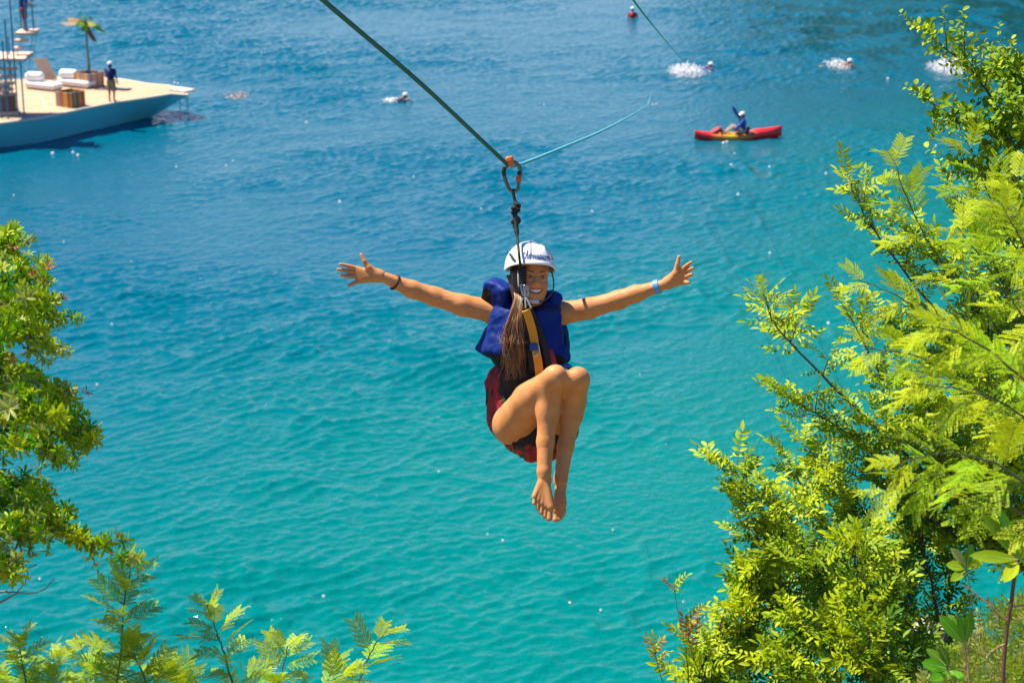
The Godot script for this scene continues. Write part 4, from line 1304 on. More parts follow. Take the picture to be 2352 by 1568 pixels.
func build_hair(who: Node3D, hd: Vector3, hb: Basis) -> void:
	var r := RandomNumberGenerator.new(); r.seed = 21
	var mb := MB.new()
	var tones := [Color(0.09, 0.034, 0.014), Color(0.22, 0.085, 0.03), Color(0.42, 0.19, 0.07), Color(0.05, 0.02, 0.01), Color(0.55, 0.3, 0.12)]
	# cap of hair under the helmet
	nets(mb, [[1, hd + hb * Vector3(-0.01, 0.012, -0.03), hb, Vector3(0.084, 0.1, 0.09), 0.02], [1, hd + hb * Vector3(-0.062, -0.025, 0.0), hb, Vector3(0.032, 0.07, 0.045), 0.03], [0, hd + hb * Vector3(-0.06, -0.06, 0.0), hd + hb * Vector3(-0.065, -0.12, 0.02), 0.03, 0.022, 0.03]], 0.006, func(_p): return Color(0.045, 0.02, 0.011))
	var hm := tinted(0.45)
	part("hair", mb, hm, who)
	for lock in 16:
		mb = MB.new()
		var s0 := -1.0 + 2.0 * lock / 15.0
		var e0 := r.randf_range(800, 850)
		var ww := r.randf_range(-7, 7)
		var pa := r.randf() * TAU
		var wv := func(px: float, py: float, z: float) -> Vector3: return g(px + sin(py * 0.07 + pa) * 4.5 * clampf((py - 690.0) / 80.0, 0.0, 1.0), py, z + cos(py * 0.09 + pa) * 0.006)
		mb.tube(smooth_path([wv.call(1174 + s0 * 10, 632, 0.1), wv.call(1189 + s0 * 8, 682, 0.135), wv.call(1186 + s0 * 12, 720, 0.15), wv.call(1180 + s0 * 15 + ww * 0.5, 757, 0.158), wv.call(1178 + s0 * 18 + ww, 795, 0.157), wv.call(1177 + s0 * 17 + ww * 0.3, e0, 0.14)], 5), [0.004, 0.0045, 0.005, 0.0055, 0.006, 0.006, 0.006, 0.006, 0.006, 0.006, 0.006, 0.006, 0.0055, 0.005, 0.0048, 0.0045, 0.004, 0.0035, 0.003, 0.002, 0.001], 6, tones[[0, 3, 1, 0][lock % 4]])
		part("hair_lock", mb, hm, who)
	for lock in 15:
		mb = MB.new()
		var lx := r.randf_range(-1.0, 1.0)
		for k in 46:
			var s := clampf(lx + r.randf_range(-0.3, 0.3), -1.2, 1.2)
			var endy := r.randf_range(750, 874) if absf(s) < 0.8 else r.randf_range(740, 830)
			var w1 := r.randf_range(-5, 5); var w2 := r.randf_range(-9, 9)
			var zz := r.randf_range(-0.015, 0.025)
			var amp := r.randf_range(2.0, 8.5); var ph := r.randf() * TAU; var fq := r.randf_range(0.05, 0.1)
			var wave := func(px: float, py: float, z: float) -> Vector3:
				var k2 := clampf((py - 690.0) / 90.0, 0.0, 1.0)
				return g(px + sin(py * fq + ph) * amp * k2, py, z + cos(py * fq * 1.3 + ph) * 0.008 * k2)
			var pts := smooth_path([wave.call(1180 + s * 8, 650 + r.randf_range(-8, 8), 0.09), wave.call(1191 + s * 7, 683, 0.14 + zz), wave.call(1187 + s * 10 + w1 * 0.4, 716, 0.16 + zz), wave.call(1180 + s * 16 + w1, 752, 0.168 + zz), wave.call(1178 + s * 20 + w2 * 0.5, 788, 0.168 + zz), wave.call(1178 + s * 22 + w2, lerpf(788, endy, 0.55), 0.165 + zz), wave.call(1177 + s * 22 + w2 * 1.8, endy, 0.15 + zz)], 4)
			var w := r.randf_range(0.0007, 0.0018)
			mb.tube(pts, [w * 0.8, w, w, w, w, w, w, w, w, w, w, w * 0.9, w * 0.9, w * 0.8, w * 0.7, w * 0.6, w * 0.6, w * 0.5, w * 0.4, w * 0.3, w * 0.2], 5, tones[r.randi() % 5])
		part("hair_lock", mb, hm, who)

func build_harness(who: Node3D, cam: Basis) -> void:
	var blk := Color(0.008, 0.008, 0.01)
	var web := tinted(0.75)
	var steel := tinted(0.25, 0.8)
	steel.metallic = 0.9
	# ---- webbing on the person
	var mb := MB.new()
	var strap := smooth_path([g(1208, 712, 0.19), g(1216, 735, 0.178), g(1224, 765, 0.165), g(1230, 800, 0.165), g(1236, 832, 0.165), g(1240, 866, 0.165)], 5)
	ribbon(mb, strap, 0.0185, 0.0035, cam.z, Color(0.62, 0.27, 0.015))
	part("chest_strap", mb, web, who)
	mb = MB.new()
	mb.box(g(1225, 797, 0.172), Vector3(0.019, 0.017, 0.008), cam * Basis(Vector3(0, 0, 1), 0.05), Color(0.015, 0.05, 0.17), 0.004)
	part("buckle", mb, tinted(0.35), who)
	mb = MB.new()
	mb.tube(smooth_path([g(1236, 792, 0.175), g(1239, 806, 0.176), g(1234, 815, 0.176), g(1224, 816, 0.176)], 4), [0.0028], 6, Color(0.6, 0.6, 0.6))
	part("buckle_bar", mb, steel, who)
	mb = MB.new()
	ribbon(mb, smooth_path([g(1212, 700, 0.185), g(1228, 735, 0.155), g(1246, 780, 0.15), g(1262, 840, 0.15)], 5), 0.014, 0.003, cam.z, blk)
	part("shoulder_strap", mb, web, who)
	mb = MB.new()
	ribbon(mb, smooth_path([g(1206, 706, 0.185), g(1211, 745, 0.162), g(1216, 790, 0.158), g(1222, 850, 0.16)], 5), 0.012, 0.003, cam.z, blk)
	part("leg_strap", mb, web, who)
	# ---- the carabiner on the rope
	var t := thing("carabiner", "orange and grey carabiner hooked over the green rope", "carabiner", g(1178, 405, 0.13))
	mb = MB.new()
	var loop := smooth_path([g(1165, 382, 0.13), g(1158, 392, 0.13), g(1159, 406, 0.13), g(1165, 424, 0.13), g(1172, 437, 0.13), g(1182, 440, 0.13), g(1190, 432, 0.13), g(1192, 415, 0.13), g(1196, 397, 0.13), g(1192, 381, 0.13), g(1180, 371, 0.13), g(1170, 373, 0.13), g(1165, 382, 0.13)], 5)
	mb.tube(loop, [0.0082], 10, Color(0.2, 0.15, 0.1), false)
	part("frame", mb, steel, t)
	mb = MB.new()
	mb.tube([g(1158.5, 383, 0.132), g(1156.8, 396, 0.132), g(1159, 404, 0.132)], [0.009, 0.0105, 0.009], 10, blk)
	part("gate", mb, tinted(0.4), t)
	mb = MB.new()
	mb.tube([g(1191.5, 404, 0.13), g(1191, 417, 0.13)], [0.0125, 0.0125], 12, Color(0.62, 0.1, 0.01))
	part("locking_sleeve", mb, tinted(0.35), t)
	mb = MB.new()
	mb.tube([g(1194, 394, 0.13), g(1192.5, 402, 0.13)], [0.011, 0.0115], 12, blk)
	part("hinge", mb, tinted(0.4), t)
	mb = MB.new()
	nets(mb, [[2, g(1170.5, 367, 0.142), cam * Basis(Vector3(0, 0, 1), 0.2), Vector3(0.0175, 0.016, 0.016), 0.01, 0.01], [0, g(1172, 372, 0.145), g(1176, 384, 0.148), 0.012, 0.006, 0.01]], 0.0035, func(_p): return Color(0.65, 0.13, 0.01))
	part("grip", mb, tinted(0.3), t)
	# ---- lanyard
	var l := thing("lanyard", "knotted black cord hanging from the carabiner down to the harness", "rope", g(1182, 470, 0.13))
	mb = MB.new()
	var cord := smooth_path([g(1178.5, 434, 0.13), g(1181, 455, 0.135), g(1185, 470, 0.14), g(1183, 492, 0.145), g(1185, 515, 0.155), g(1187, 535, 0.17), g(1190, 560, 0.205), g(1192.5, 588, 0.243), g(1196, 614, 0.225)], 4)
	var rr := []
	for k in cord.size():
		var y := px_of(cord[k]).y
		rr.append(0.0072 if y < 465 else (0.011 if y < 535 else 0.0062))
	mb.tube(cord, rr, 9, blk)
	part("cord", mb, web, l)
	for s in [[1188, 473, 0.016, 0.02], [1181, 487, 0.014, 0.012], [1188, 482, 0.012, 0.022], [1180, 478, 0.009, 0.01], [1187, 503, 0.015, 0.012], [1180, 509, 0.012, 0.014], [1190, 509, 0.01, 0.011], [1184, 521, 0.011, 0.022]]:
		mb = MB.new()
		var c := g(s[0], s[1], 0.147)
		var rg := []
		var rad: float = s[2] * 0.62
		var tw := cam * Basis(Vector3(rng.randf() - 0.5, rng.randf() - 0.5, rng.randf()).normalized(), rng.randf_range(-0.9, 0.9))
		for k in 13: rg.append(c + tw * Vector3(cos(TAU * k / 12.0) * rad, sin(TAU * k / 12.0) * rad * 0.85, sin(TAU * k / 6.0) * 0.006))
		mb.tube(rg, [0.0075], 7, blk, false)
		part("knot", mb, web, l)
	mb = MB.new()
	mb.tube([g(1171, 583, 0.175), g(1181, 597, 0.2), g(1193, 611, 0.215)], [0.0058], 7, Color(0.025, 0.018, 0.018))
	part("side_cord", mb, web, l)
	mb = MB.new()
	nets(mb, [[2, g(1199.5, 620, 0.2), cam * Basis(Vector3(0, 0, 1), -0.06), Vector3(0.0185, 0.018, 0.012), 0.007, 0.01], [2, g(1199.5, 637, 0.2), cam, Vector3(0.0165, 0.032, 0.011), 0.006, 0.01], [0, g(1198, 650, 0.2), g(1193, 668, 0.2), 0.009, 0.006, 0.01]], 0.004, func(_p): return blk)
	part("sleeve", mb, web, l)
	mb = MB.new()
	mb.tube([g(1190.5, 622, 0.205), g(1191, 645, 0.205), g(1192, 658, 0.205)], [0.0045], 7, Color(0.55, 0.52, 0.52))
	part("white_tape", mb, web, l)
	# ---- the small connectors
	for s in [[1198, 652, 1203, 680], [1211, 655, 1208, 682], [1204, 655, 1214, 680]]:
		var k := thing("connector", ["leftmost of the three small steel connectors at the end of the black lanyard", "middle of the three small steel connectors at the end of the black lanyard", "rightmost of the three small steel connectors at the end of the black lanyard"][[1203, 1208, 1214].find(s[2])], "carabiner", g(s[0], s[1], 0.21), "steel connectors on the harness")
		mb = MB.new()
		var a := g(s[0], s[1], 0.21); var b := g(s[2], s[3], 0.21)
		var d := (b - a).normalized(); var e := d.cross(cam.z).normalized()
		var lp := []
		for q in 17:
			var an := TAU * q / 16.0
			lp.append((a + b) / 2.0 + d * sin(an) * (b - a).length() * 0.5 + e * cos(an) * 0.0062)
		mb.tube(lp, [0.0026], 7, Color(0.45, 0.45, 0.42), false)
		part("frame", mb, steel, k)
		mb = MB.new()
		var bx: float = [1192.0, 1207.5, 1220.0][[1203, 1208, 1214].find(s[2])]
		var tx: float = [1200.0, 1205.5, 1209.0][[1203, 1208, 1214].find(s[2])]
		mb.tube([g(tx, 684, 0.212), g(bx, 707, 0.205)], [0.0042, 0.0042], 8, Color(0.7, 0.72, 0.72))
		part("gate", mb, steel, k)

func ribbon(mb: MB, pts: Array, half: float, thick: float, face: Vector3, col: Color) -> void:
	var n := pts.size()
	var first := mb.v.size()
	for k in n:
		var t: Vector3 = (pts[mini(k + 1, n - 1)] - pts[maxi(k - 1, 0)]).normalized()
		var s := t.cross(face).normalized() * half
		var u := s.cross(t).normalized() * thick
		for q in [-s - u, s - u, s + u, -s + u]: mb.vert(pts[k] + q, col)
	for k in n - 1:
		for q in 4:
			var a := first + k * 4 + q; var b := first + k * 4 + (q + 1) % 4
			mb.quad(a, b, b + 4, a + 4)
	mb.quad(first, first + 3, first + 2, first + 1)
	var l := first + (n - 1) * 4
	mb.quad(l, l + 1, l + 2, l + 3)

# ---------------------------------------------------------------- plants
var M := {}      # leaf materials by kind
var SHAPES := {} # leaf meshes by kind

func vary(c: Color, a: float) -> Color:
	var s := rng.randf_range(1.0 - a, 1.0 + a)
	return Color(c.r * s * rng.randf_range(0.9, 1.1), c.g * s, c.b * s)

func make_leaves() -> void:
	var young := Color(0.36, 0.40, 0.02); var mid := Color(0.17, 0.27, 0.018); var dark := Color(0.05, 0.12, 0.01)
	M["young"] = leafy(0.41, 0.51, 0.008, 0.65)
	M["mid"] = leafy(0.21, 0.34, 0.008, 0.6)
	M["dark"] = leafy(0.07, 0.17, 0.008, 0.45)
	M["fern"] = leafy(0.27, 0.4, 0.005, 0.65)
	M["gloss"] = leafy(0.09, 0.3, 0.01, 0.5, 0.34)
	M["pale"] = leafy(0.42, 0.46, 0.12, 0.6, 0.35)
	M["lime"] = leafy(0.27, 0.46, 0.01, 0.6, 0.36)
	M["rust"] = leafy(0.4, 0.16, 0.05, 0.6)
	var white := Color(1, 1, 1)
	var stalk := Color(0.8, 0.7, 0.8)
	# pinnate leaf: a rachis along +y with paired leaflets
	SHAPES["pinnate"] = []
	for s in 4:
		var mb := MB.new()
		var l := 0.085 + 0.015 * s
		mb.tube([Vector3.ZERO, Vector3(0, l * 0.5, 0.004), Vector3(0, l, -0.008)], [0.0011, 0.0009, 0.0006], 4, stalk)
		var pairs := 4 + s % 2
		for k in pairs:
			var t := (k + 0.7) / (pairs + 0.2)
			for e in [-1.0, 1.0]:
				var d := Vector3(e * 0.85, 0.5 + rng.randf_range(-0.2, 0.25), rng.randf_range(-0.25, 0.25)).normalized()
				var n := (Vector3(0, 0, 1) + Vector3(rng.randf_range(-0.4, 0.4), rng.randf_range(-0.4, 0.4), 0)).normalized()
				n = (n - d * n.dot(d)).normalized()
				mb.leaf(Vector3(0, l * t, 0.002), d, n, rng.randf_range(0.028, 0.042), rng.randf_range(0.012, 0.016), vary(white, 0.18), 0.3, 0.2)
		mb.leaf(Vector3(0, l, -0.006), Vector3(rng.randf_range(-0.2, 0.2), 1, 0).normalized(), Vector3(0, 0, 1), 0.042, 0.016, vary(white, 0.15), 0.3, 0.2)
		SHAPES["pinnate"].append(mb.done())
	# small round leaves on a thin shoot
	SHAPES["round"] = []
	for s in 3:
		var mb := MB.new()
		var l := 0.11
		mb.tube([Vector3.ZERO, Vector3(0.004, l * 0.5, 0.004), Vector3(0, l, 0)], [0.0014, 0.001, 0.0007], 4, stalk)
		for k in 9:
			var a := k * 2.4
			var d := Vector3(cos(a), 0.55, sin(a)).normalized()
			var n := Vector3(rng.randf_range(-0.5, 0.5), 1, rng.randf_range(-0.2, 0.7)).normalized()
			n = (n - d * n.dot(d)).normalized()
			mb.leaf(Vector3(0, l * (k + 1) / 9.0, 0), d, n, rng.randf_range(0.022, 0.034), rng.randf_range(0.017, 0.022), vary(white, 0.2), 0.3, 0.1, [0.0, 0.25, 0.7, 1.0], [0.1, 0.85, 1.0, 0.25])
		SHAPES["round"].append(mb.done())
	# feathery twice-pinnate frond
	SHAPES["fern"] = []
	for s in 4:
		var mb := MB.new()
		var l := 0.15 + 0.012 * s
		var spine := []
		for k in 7:
			var t := k / 6.0
			spine.append(Vector3(0, l * t, -0.035 * t * t))
		mb.tube(spine, [0.0013, 0.0012, 0.0011, 0.001, 0.0009, 0.0008, 0.0006], 4, stalk)
		var pairs := 6 + s % 2
		for k in pairs:
			var t := 0.22 + 0.78 * k / (pairs - 1)
			var o := Vector3(0, l * t, -0.035 * t * t)
			for e in [-1.0, 1.0]:
				var d := Vector3(e * 0.8, 0.62 + 0.25 * t, rng.randf_range(-0.25, 0.1)).normalized()
				var pl := 0.085 * (1.0 - 0.3 * absf(t - 0.5)) * rng.randf_range(0.85, 1.1)
				var n := Vector3(e * -0.15, 0, 1).normalized()
				n = (n - d * n.dot(d)).normalized()
				var side := d.cross(n)
				mb.tube([o, o + d * pl * 0.5 - n * 0.003, o + d * pl - n * 0.012], [0.0006, 0.0005, 0.0004], 3, stalk)
				for q in 11:
					var u := (q + 0.8) / 11.5
					var b := o + d * pl * u - n * 0.012 * u * u
					for f in [-1.0, 1.0]:
						var dd: Vector3 = (side * f + d * 0.45 + n * rng.randf_range(-0.1, 0.35)).normalized()
						var ll := 0.0122 * (1.0 - 0.5 * u * u)
						var sd: Vector3 = dd.cross(n).normalized() * 0.004
						var c := vary(white, 0.12)
						var i0 := mb.vert(b, c); var i1 := mb.vert(b + dd * ll * 0.5 + sd, c); var i2 := mb.vert(b + dd * ll, c); var i3 := mb.vert(b + dd * ll * 0.5 - sd, c)
						mb.quad(i0, i1, i2, i3)
		SHAPES["fern"].append(mb.done())
	# rosette of oblong leaves at a twig end
	SHAPES["rosette"] = []
	for s in 4:
		var mb := MB.new()
		mb.tube([Vector3(0, -0.01, 0), Vector3(0, 0.02, 0)], [0.002, 0.0015], 5, stalk)
		var cnt := 7 + s
		for k in cnt:
			var a := k * 2.4 + rng.randf() * 0.4
			var up := rng.randf_range(0.25, 1.1)
			var d := Vector3(cos(a), up, sin(a)).normalized()
			var n := Vector3(-cos(a) * up, 1, -sin(a) * up).normalized()
			n = (n - d * n.dot(d)).normalized()
			mb.leaf(Vector3(0, 0.004 * k * 0.5, 0), d, n, rng.randf_range(0.045, 0.07), rng.randf_range(0.014, 0.019), vary(white, 0.2), 0.35, rng.randf_range(0.05, 0.4), [0.0, 0.35, 0.72, 0.92, 1.0], [0.12, 0.7, 1.0, 0.6, 0.0])
		SHAPES["rosette"].append(mb.done())

# a plant collects sprigs: [kind, material, transform]
func sprig(list: Array, kind: String, mat: String, p: Vector3, dir: Vector3, face: Vector3, s: float) -> void:
	var y := dir.normalized()
	var z := (face - y * face.dot(y))
	if z.length() < 0.01: z = y.cross(Vector3.RIGHT)
	z = z.normalized()
	list.append([kind, mat, Transform3D(Basis(y.cross(z), y, z) * s, p)])

func finish_plant(t: Node3D, list: Array, part_name: String, stuff_name: String, most := 300) -> void:
	for e in list: e.append((e[2].origin - EYE).dot(fwd))
	var seen := list.filter(func(e): var q := px_of(e[2].origin); return q.x > -40 and q.x < 2400 and q.y > -40 and q.y < 1620)
	var unseen := list.filter(func(e): var q := px_of(e[2].origin); return not (q.x > -40 and q.x < 2400 and q.y > -40 and q.y < 1620))
	seen.sort_custom(func(a, b): return a[3] < b[3])
	for k in mini(most, seen.size()):
		var e: Array = seen[k]
		var o := MeshInstance3D.new()
		o.name = part_name
		var sh: Array = SHAPES[e[0]]
		o.mesh = sh[k % sh.size()]
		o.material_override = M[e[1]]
		var tr: Transform3D = e[2]
		tr.origin -= t.position
		o.transform = tr
		t.add_child(o, true)
	var rest := seen.slice(most) + unseen
	if rest.is_empty(): return
	var kind: String = rest[0][0]
	var mm := MultiMesh.new()
	mm.transform_format = MultiMesh.TRANSFORM_3D
	mm.use_colors = true
	mm.mesh = SHAPES[kind][1]
	mm.instance_count = rest.size()
	for k in rest.size():
		var tr: Transform3D = rest[k][2]
		tr.origin -= t.position
		mm.set_instance_transform(k, tr)
		mm.set_instance_color(k, M[rest[k][1]].albedo_color.srgb_to_linear())
	var mi := MultiMeshInstance3D.new()
	mi.name = stuff_name
	mi.multimesh = mm
	mi.material_override = M["copy"]
	mi.set_meta("kind", "stuff")
	t.add_child(mi, true)

func bark_path(pts: Array, wob: float, per := 6) -> Array:
	var out := smooth_path(pts, per)
	for k in range(1, out.size() - 1):
		out[k] += Vector3(rng.randf_range(-wob, wob), rng.randf_range(-wob, wob), rng.randf_range(-wob, wob))
	return out

# leafy branch: twigs off a main limb, each carrying leaves
func clothe(limb: Array, list: Array, wood: MB, o: Dictionary) -> void:
	var n := limb.size()
	var twigs: int = o.twigs
	for k in twigs:
		var f: float = lerpf(o.get("from", 0.25), 1.0, (k + rng.randf() * 0.6) / twigs)
		var at_ := clampi(int(f * (n - 1)), 0, n - 2)
		var p: Vector3 = limb[at_]
		var d: Vector3 = (limb[at_ + 1] - limb[at_]).normalized()
		var away := (right * rng.randf_range(-1, 1) + upv * rng.randf_range(-0.6, 1.0) - fwd * rng.randf_range(-0.9, 0.9)).normalized()
		var td: Vector3 = (d * 0.75 + away * o.get("spread", 0.9) + Vector3.UP * 0.15).normalized()
		if k == twigs - 1: td = d; p = limb[n - 1]
		var tl: float = o.length * rng.randf_range(0.6, 1.2) * (1.0 - 0.35 * f)
		var tp := [p, p + td * tl * 0.5 + Vector3(0, rng.randf_range(0, 0.02), 0), p + td * tl - Vector3(0, tl * 0.12, 0)]
		var tw := smooth_path(tp, 3)
		wood.tube(tw, [0.0034, 0.003, 0.0025, 0.002, 0.0016, 0.0014, 0.001], 5, o.get("bark", Color(0.09, 0.06, 0.04)))
		var leaves: int = o.leaves
		for q in leaves:
			var u := (q + 0.6) / leaves
			var b: Vector3 = tw[clampi(int(u * (tw.size() - 1)), 0, tw.size() - 1)]
			var side: Vector3 = td.cross(Vector3.UP).normalized() * (1.0 if q % 2 else -1.0)
			var ld: Vector3 = (td * rng.randf_range(0.2, 0.8) + side * rng.randf_range(0.5, 1.0) + Vector3(rng.randf_range(-0.3, 0.3), rng.randf_range(-0.3, 0.4), rng.randf_range(-0.3, 0.3))).normalized()
			if q == leaves - 1: ld = (td + Vector3(0, 0.15, 0)).normalized()
			var face := (Vector3(-0.2, 0.95, 0.1) + Vector3(rng.randf_range(-0.5, 0.5), rng.randf_range(-0.2, 0.3), rng.randf_range(-0.2, 0.8))).normalized()
			var mats: Array = o.mats
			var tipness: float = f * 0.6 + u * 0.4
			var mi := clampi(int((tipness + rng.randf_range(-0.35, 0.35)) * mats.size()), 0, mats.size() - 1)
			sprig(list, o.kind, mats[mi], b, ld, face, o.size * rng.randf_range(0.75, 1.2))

func plant(called: String, label: String, category: String, base: Vector3, limbs: Array, o: Dictionary, trunk := []) -> Node3D:
	var t := thing(called, label, category, base, o.get("group", ""))
	var bark := tinted(0.85)
	var list := []
	var bc: Color = o.get("bark", Color(0.09, 0.06, 0.04))
	if trunk.size():
		var tb := MB.new()
		var tp := bark_path(trunk, 0.01)
		var tr := []
		for k in tp.size(): tr.append(lerpf(o.get("trunk", 0.05), o.get("trunk", 0.05) * 0.2, float(k) / tp.size()))
		tb.tube(tp, tr, 9, bc)
		part("trunk", tb, bark, t)
	var twigs := MB.new()
	for l in limbs:
		var pts := []
		for q in l: pts.append(at(q[0], q[1], q[2]))
		var path := bark_path(pts, o.get("wobble", 0.006))
		var mb := MB.new()
		var rr := []
		for k in path.size(): rr.append(lerpf(o.get("thick", 0.011), 0.0022, pow(float(k) / (path.size() - 1), 0.7)))
		mb.tube(path, rr, 7, bc)
		part("branch", mb, bark, t)
		clothe(path, list, twigs, o)
	if twigs.v.size(): part("twigs", twigs, bark, t).set_meta("kind", "stuff")
	finish_plant(t, list, o.get("leaf_name", "leaf"), "foliage", o.get("most", 300))
	return t

func build_plants() -> void:
	make_leaves()
	M["copy"] = leafy(1, 1, 1, 0.6)
	rng.seed = 101
	var ground := 12.5
	# ---- left tree
	var ltop := at(-420, 900, 7.6)
	var lroot := Vector3(ltop.x - 0.4, ground - 0.1, ltop.z - 0.1)
	var lt := plant("broadleaf_tree", "tree with glossy oblong leaves in rosettes reaching in from the left edge", "tree", lroot, [
		[[-300, 800, 7.6], [-120, 690, 7.6], [20, 640, 7.5], [90, 640, 7.4]],
		[[-300, 860, 7.7], [-100, 760, 7.6], [60, 720, 7.6], [135, 725, 7.6]],
		[[-280, 820, 7.9], [-100, 700, 7.9], [0, 580, 7.8], [20, 560, 7.8]],
		[[-300, 880, 7.5], [-100, 800, 7.4], [40, 770, 7.3], [110, 790, 7.3]],
		[[-300, 840, 7.5], [-100, 720, 7.3], [30, 690, 7.2], [80, 700, 7.2]],
		[[-320, 1000, 7.6], [-120, 930, 7.5], [60, 900, 7.4], [140, 915, 7.4]],
		[[-320, 1020, 7.7], [-100, 990, 7.6], [100, 970, 7.5], [185, 990, 7.5]],
		[[-320, 1040, 7.4], [-100, 1020, 7.3], [60, 1020, 7.2], [120, 1050, 7.2]],
		[[-320, 980, 7.9], [-100, 890, 7.9], [20, 870, 7.8], [60, 880, 7.8]],
		[[-320, 1000, 7.2], [-100, 950, 7.1], [40, 940, 7.0], [100, 960, 7.0]],
		[[-320, 1000, 7.6], [-60, 985, 7.5], [130, 1000, 7.5], [195, 1012, 7.4]],
		[[-300, 820, 7.7], [-120, 640, 7.7], [-10, 560, 7.7], [40, 600, 7.7]],
		[[-300, 860, 7.4], [-120, 770, 7.4], [0, 740, 7.4], [60, 800, 7.4]],
		[[-320, 960, 7.5], [-140, 880, 7.5], [0, 850, 7.5], [40, 900, 7.5]],
		[[-340, 1120, 7.2], [-120, 1120, 7.2], [20, 1150, 7.2], [110, 1170, 7.2]],
		[[-340, 1120, 7.3], [-120, 1150, 7.2], [60, 1170, 7.1], [150, 1215, 7.1]],
		[[-340, 1140, 7.4], [-100, 1180, 7.3], [100, 1215, 7.2], [270, 1275, 7.1]],
		[[-340, 1140, 7.2], [-120, 1180, 7.1], [20, 1210, 7.0], [60, 1240, 7.0]],
		[[-340, 1160, 7.1], [-120, 1230, 7.0], [-20, 1280, 6.9], [10, 1300, 6.9]],
		[[-340, 1100, 7.5], [-100, 1120, 7.4], [30, 1130, 7.4], [70, 1140, 7.4]],
		], {"kind": "rosette", "mats": ["dark", "gloss", "lime", "gloss", "lime", "pale", "lime", "young"], "twigs": 17, "leaves": 5, "length": 0.13, "size": 0.68, "bark": Color(0.1, 0.085, 0.07), "trunk": 0.12, "leaf_name": "leaf_rosette"},
		[lroot, lroot.lerp(ltop, 0.5) + Vector3(0.1, 0, 0), ltop, at(-320, 820, 7.6)])
	var tips := []
	for q in [[28, 572], [60, 588], [84, 604], [72, 632], [112, 616], [98, 650], [122, 652], [112, 690], [90, 672], [140, 690], [150, 1170], [20, 830], [196, 905]]:
		sprig(tips, "rosette", ["rust", "rust", "young"][rng.randi() % 3], at(q[0], q[1], 7.25), Vector3(rng.randf_range(-0.2, 0.8), 1, rng.randf_range(-0.2, 0.6)), Vector3(0, 0.4, 1), 0.5)
	finish_plant(lt, tips, "young_shoot", "shoots")
	# bare twigs hanging below it
	var bare := thing("dead_branch", "bare grey branch with curling twigs below the leaves at the left edge", "branch", at(-20, 1360, 7.0))
	for l in [[[-60, 1405], [20, 1372], [52, 1345], [62, 1326]], [[-30, 1352], [20, 1360], [72, 1362], [100, 1352], [124, 1330]], [[42, 1200], [48, 1260], [60, 1310], [66, 1332]], [[0, 1330], [30, 1322], [70, 1302], [84, 1298]], [[60, 1320], [36, 1336], [22, 1345]], [[44, 1240], [30, 1270], [26, 1290]]]:
		var mb := MB.new()
		mb.tube(bark_path(l.map(func(q): return at(q[0], q[1], 7.0)), 0.003), [0.0065, 0.006, 0.0055, 0.005, 0.0045, 0.004, 0.0035, 0.003, 0.003, 0.0025, 0.002, 0.002], 6, Color(0.2, 0.17, 0.15))
		part("twig", mb, tinted(0.8), bare)
	# ---- bottom left: feathery saplings
	var stems := [[[20, 1700], [60, 1560], [50, 1470], [40, 1420]], [[250, 1700], [275, 1500], [285, 1390], [300, 1310]], [[170, 1700], [150, 1560], [130, 1490], [115, 1440]], [[300, 1720], [240, 1560], [215, 1500], [185, 1440]],
		[[400, 1720], [350, 1560], [320, 1480], [300, 1440]], [[560, 1700], [525, 1540], [500, 1460], [475, 1388]], [[520, 1720], [440, 1600], [400, 1530], [380, 1480]], [[590, 1720], [610, 1600], [650, 1480], [660, 1430]],
		[[680, 1740], [700, 1600], [760, 1520], [790, 1500]], [[800, 1740], [815, 1600], [850, 1500], [885, 1450]], [[120, 1720], [80, 1640], [20, 1540], [-20, 1500]], [[440, 1740], [470, 1640], [560, 1540], [600, 1500]]]
	stems.append_array([[[-20, 1740], [40, 1640], [90, 1560], [120, 1520]], [[180, 1740], [220, 1660], [260, 1590], [240, 1540]], [[340, 1740], [380, 1660], [430, 1600], [450, 1540]], [[620, 1740], [680, 1660], [690, 1600], [730, 1560]]])
	var marks := ["leftmost feathery sapling at the lower left corner", "tallest feathery sapling at the lower left, its tip touching the tree above", "feathery sapling with a drooping tip left of the tallest sapling", "feathery sapling with broad fronds in front of the tallest sapling", "feathery sapling right beside the tallest sapling", "feathery sapling with a long bare dark stem and curled tip", "low feathery sapling between the tallest and the bare stemmed sapling", "feathery sapling whose tip crosses a white glint bead right of the bare stem", "low arching feathery sapling with a single long frond at its right", "rightmost feathery sapling, standing apart with three fronds", "low feathery fronds leaving the lower left corner", "low feathery sapling between the bare stem and the arching sapling", "half hidden low feathery sapling by the bottom edge under the dead branch", "half hidden low feathery sapling by the bottom edge under the tallest sapling", "half hidden low feathery sapling left of the bare dark stem", "half hidden low feathery sapling below the arching sapling"]
	for k in stems.size():
		var d := 7.5 + 0.3 * (k % 4)
		if not k in [1, 5, 9]:
			for q in stems[k]: q[1] += 52
		var limb: Array = stems[k].map(func(q): return [q[0], q[1], d])
		var root := at(limb[0][0], limb[0][1] + 40, d + 0.1)
		fern_stem(limb, root, marks[k], [0.7, 0.85, 0.65, 0.85, 0.85, 0.7, 0.85, 0.8, 0.8, 0.85, 0.85, 0.85, 0.8, 0.85, 0.85, 0.8][k], [13, 17, 12, 17, 16, 13, 17, 15, 13, 9, 15, 16, 15, 15, 15, 13][k] * 3 / 2, 0.3)
	# ---- right: yellow-green bush
	var rb := at(2150, 1760, 8.6)
	rb.y = 13.5
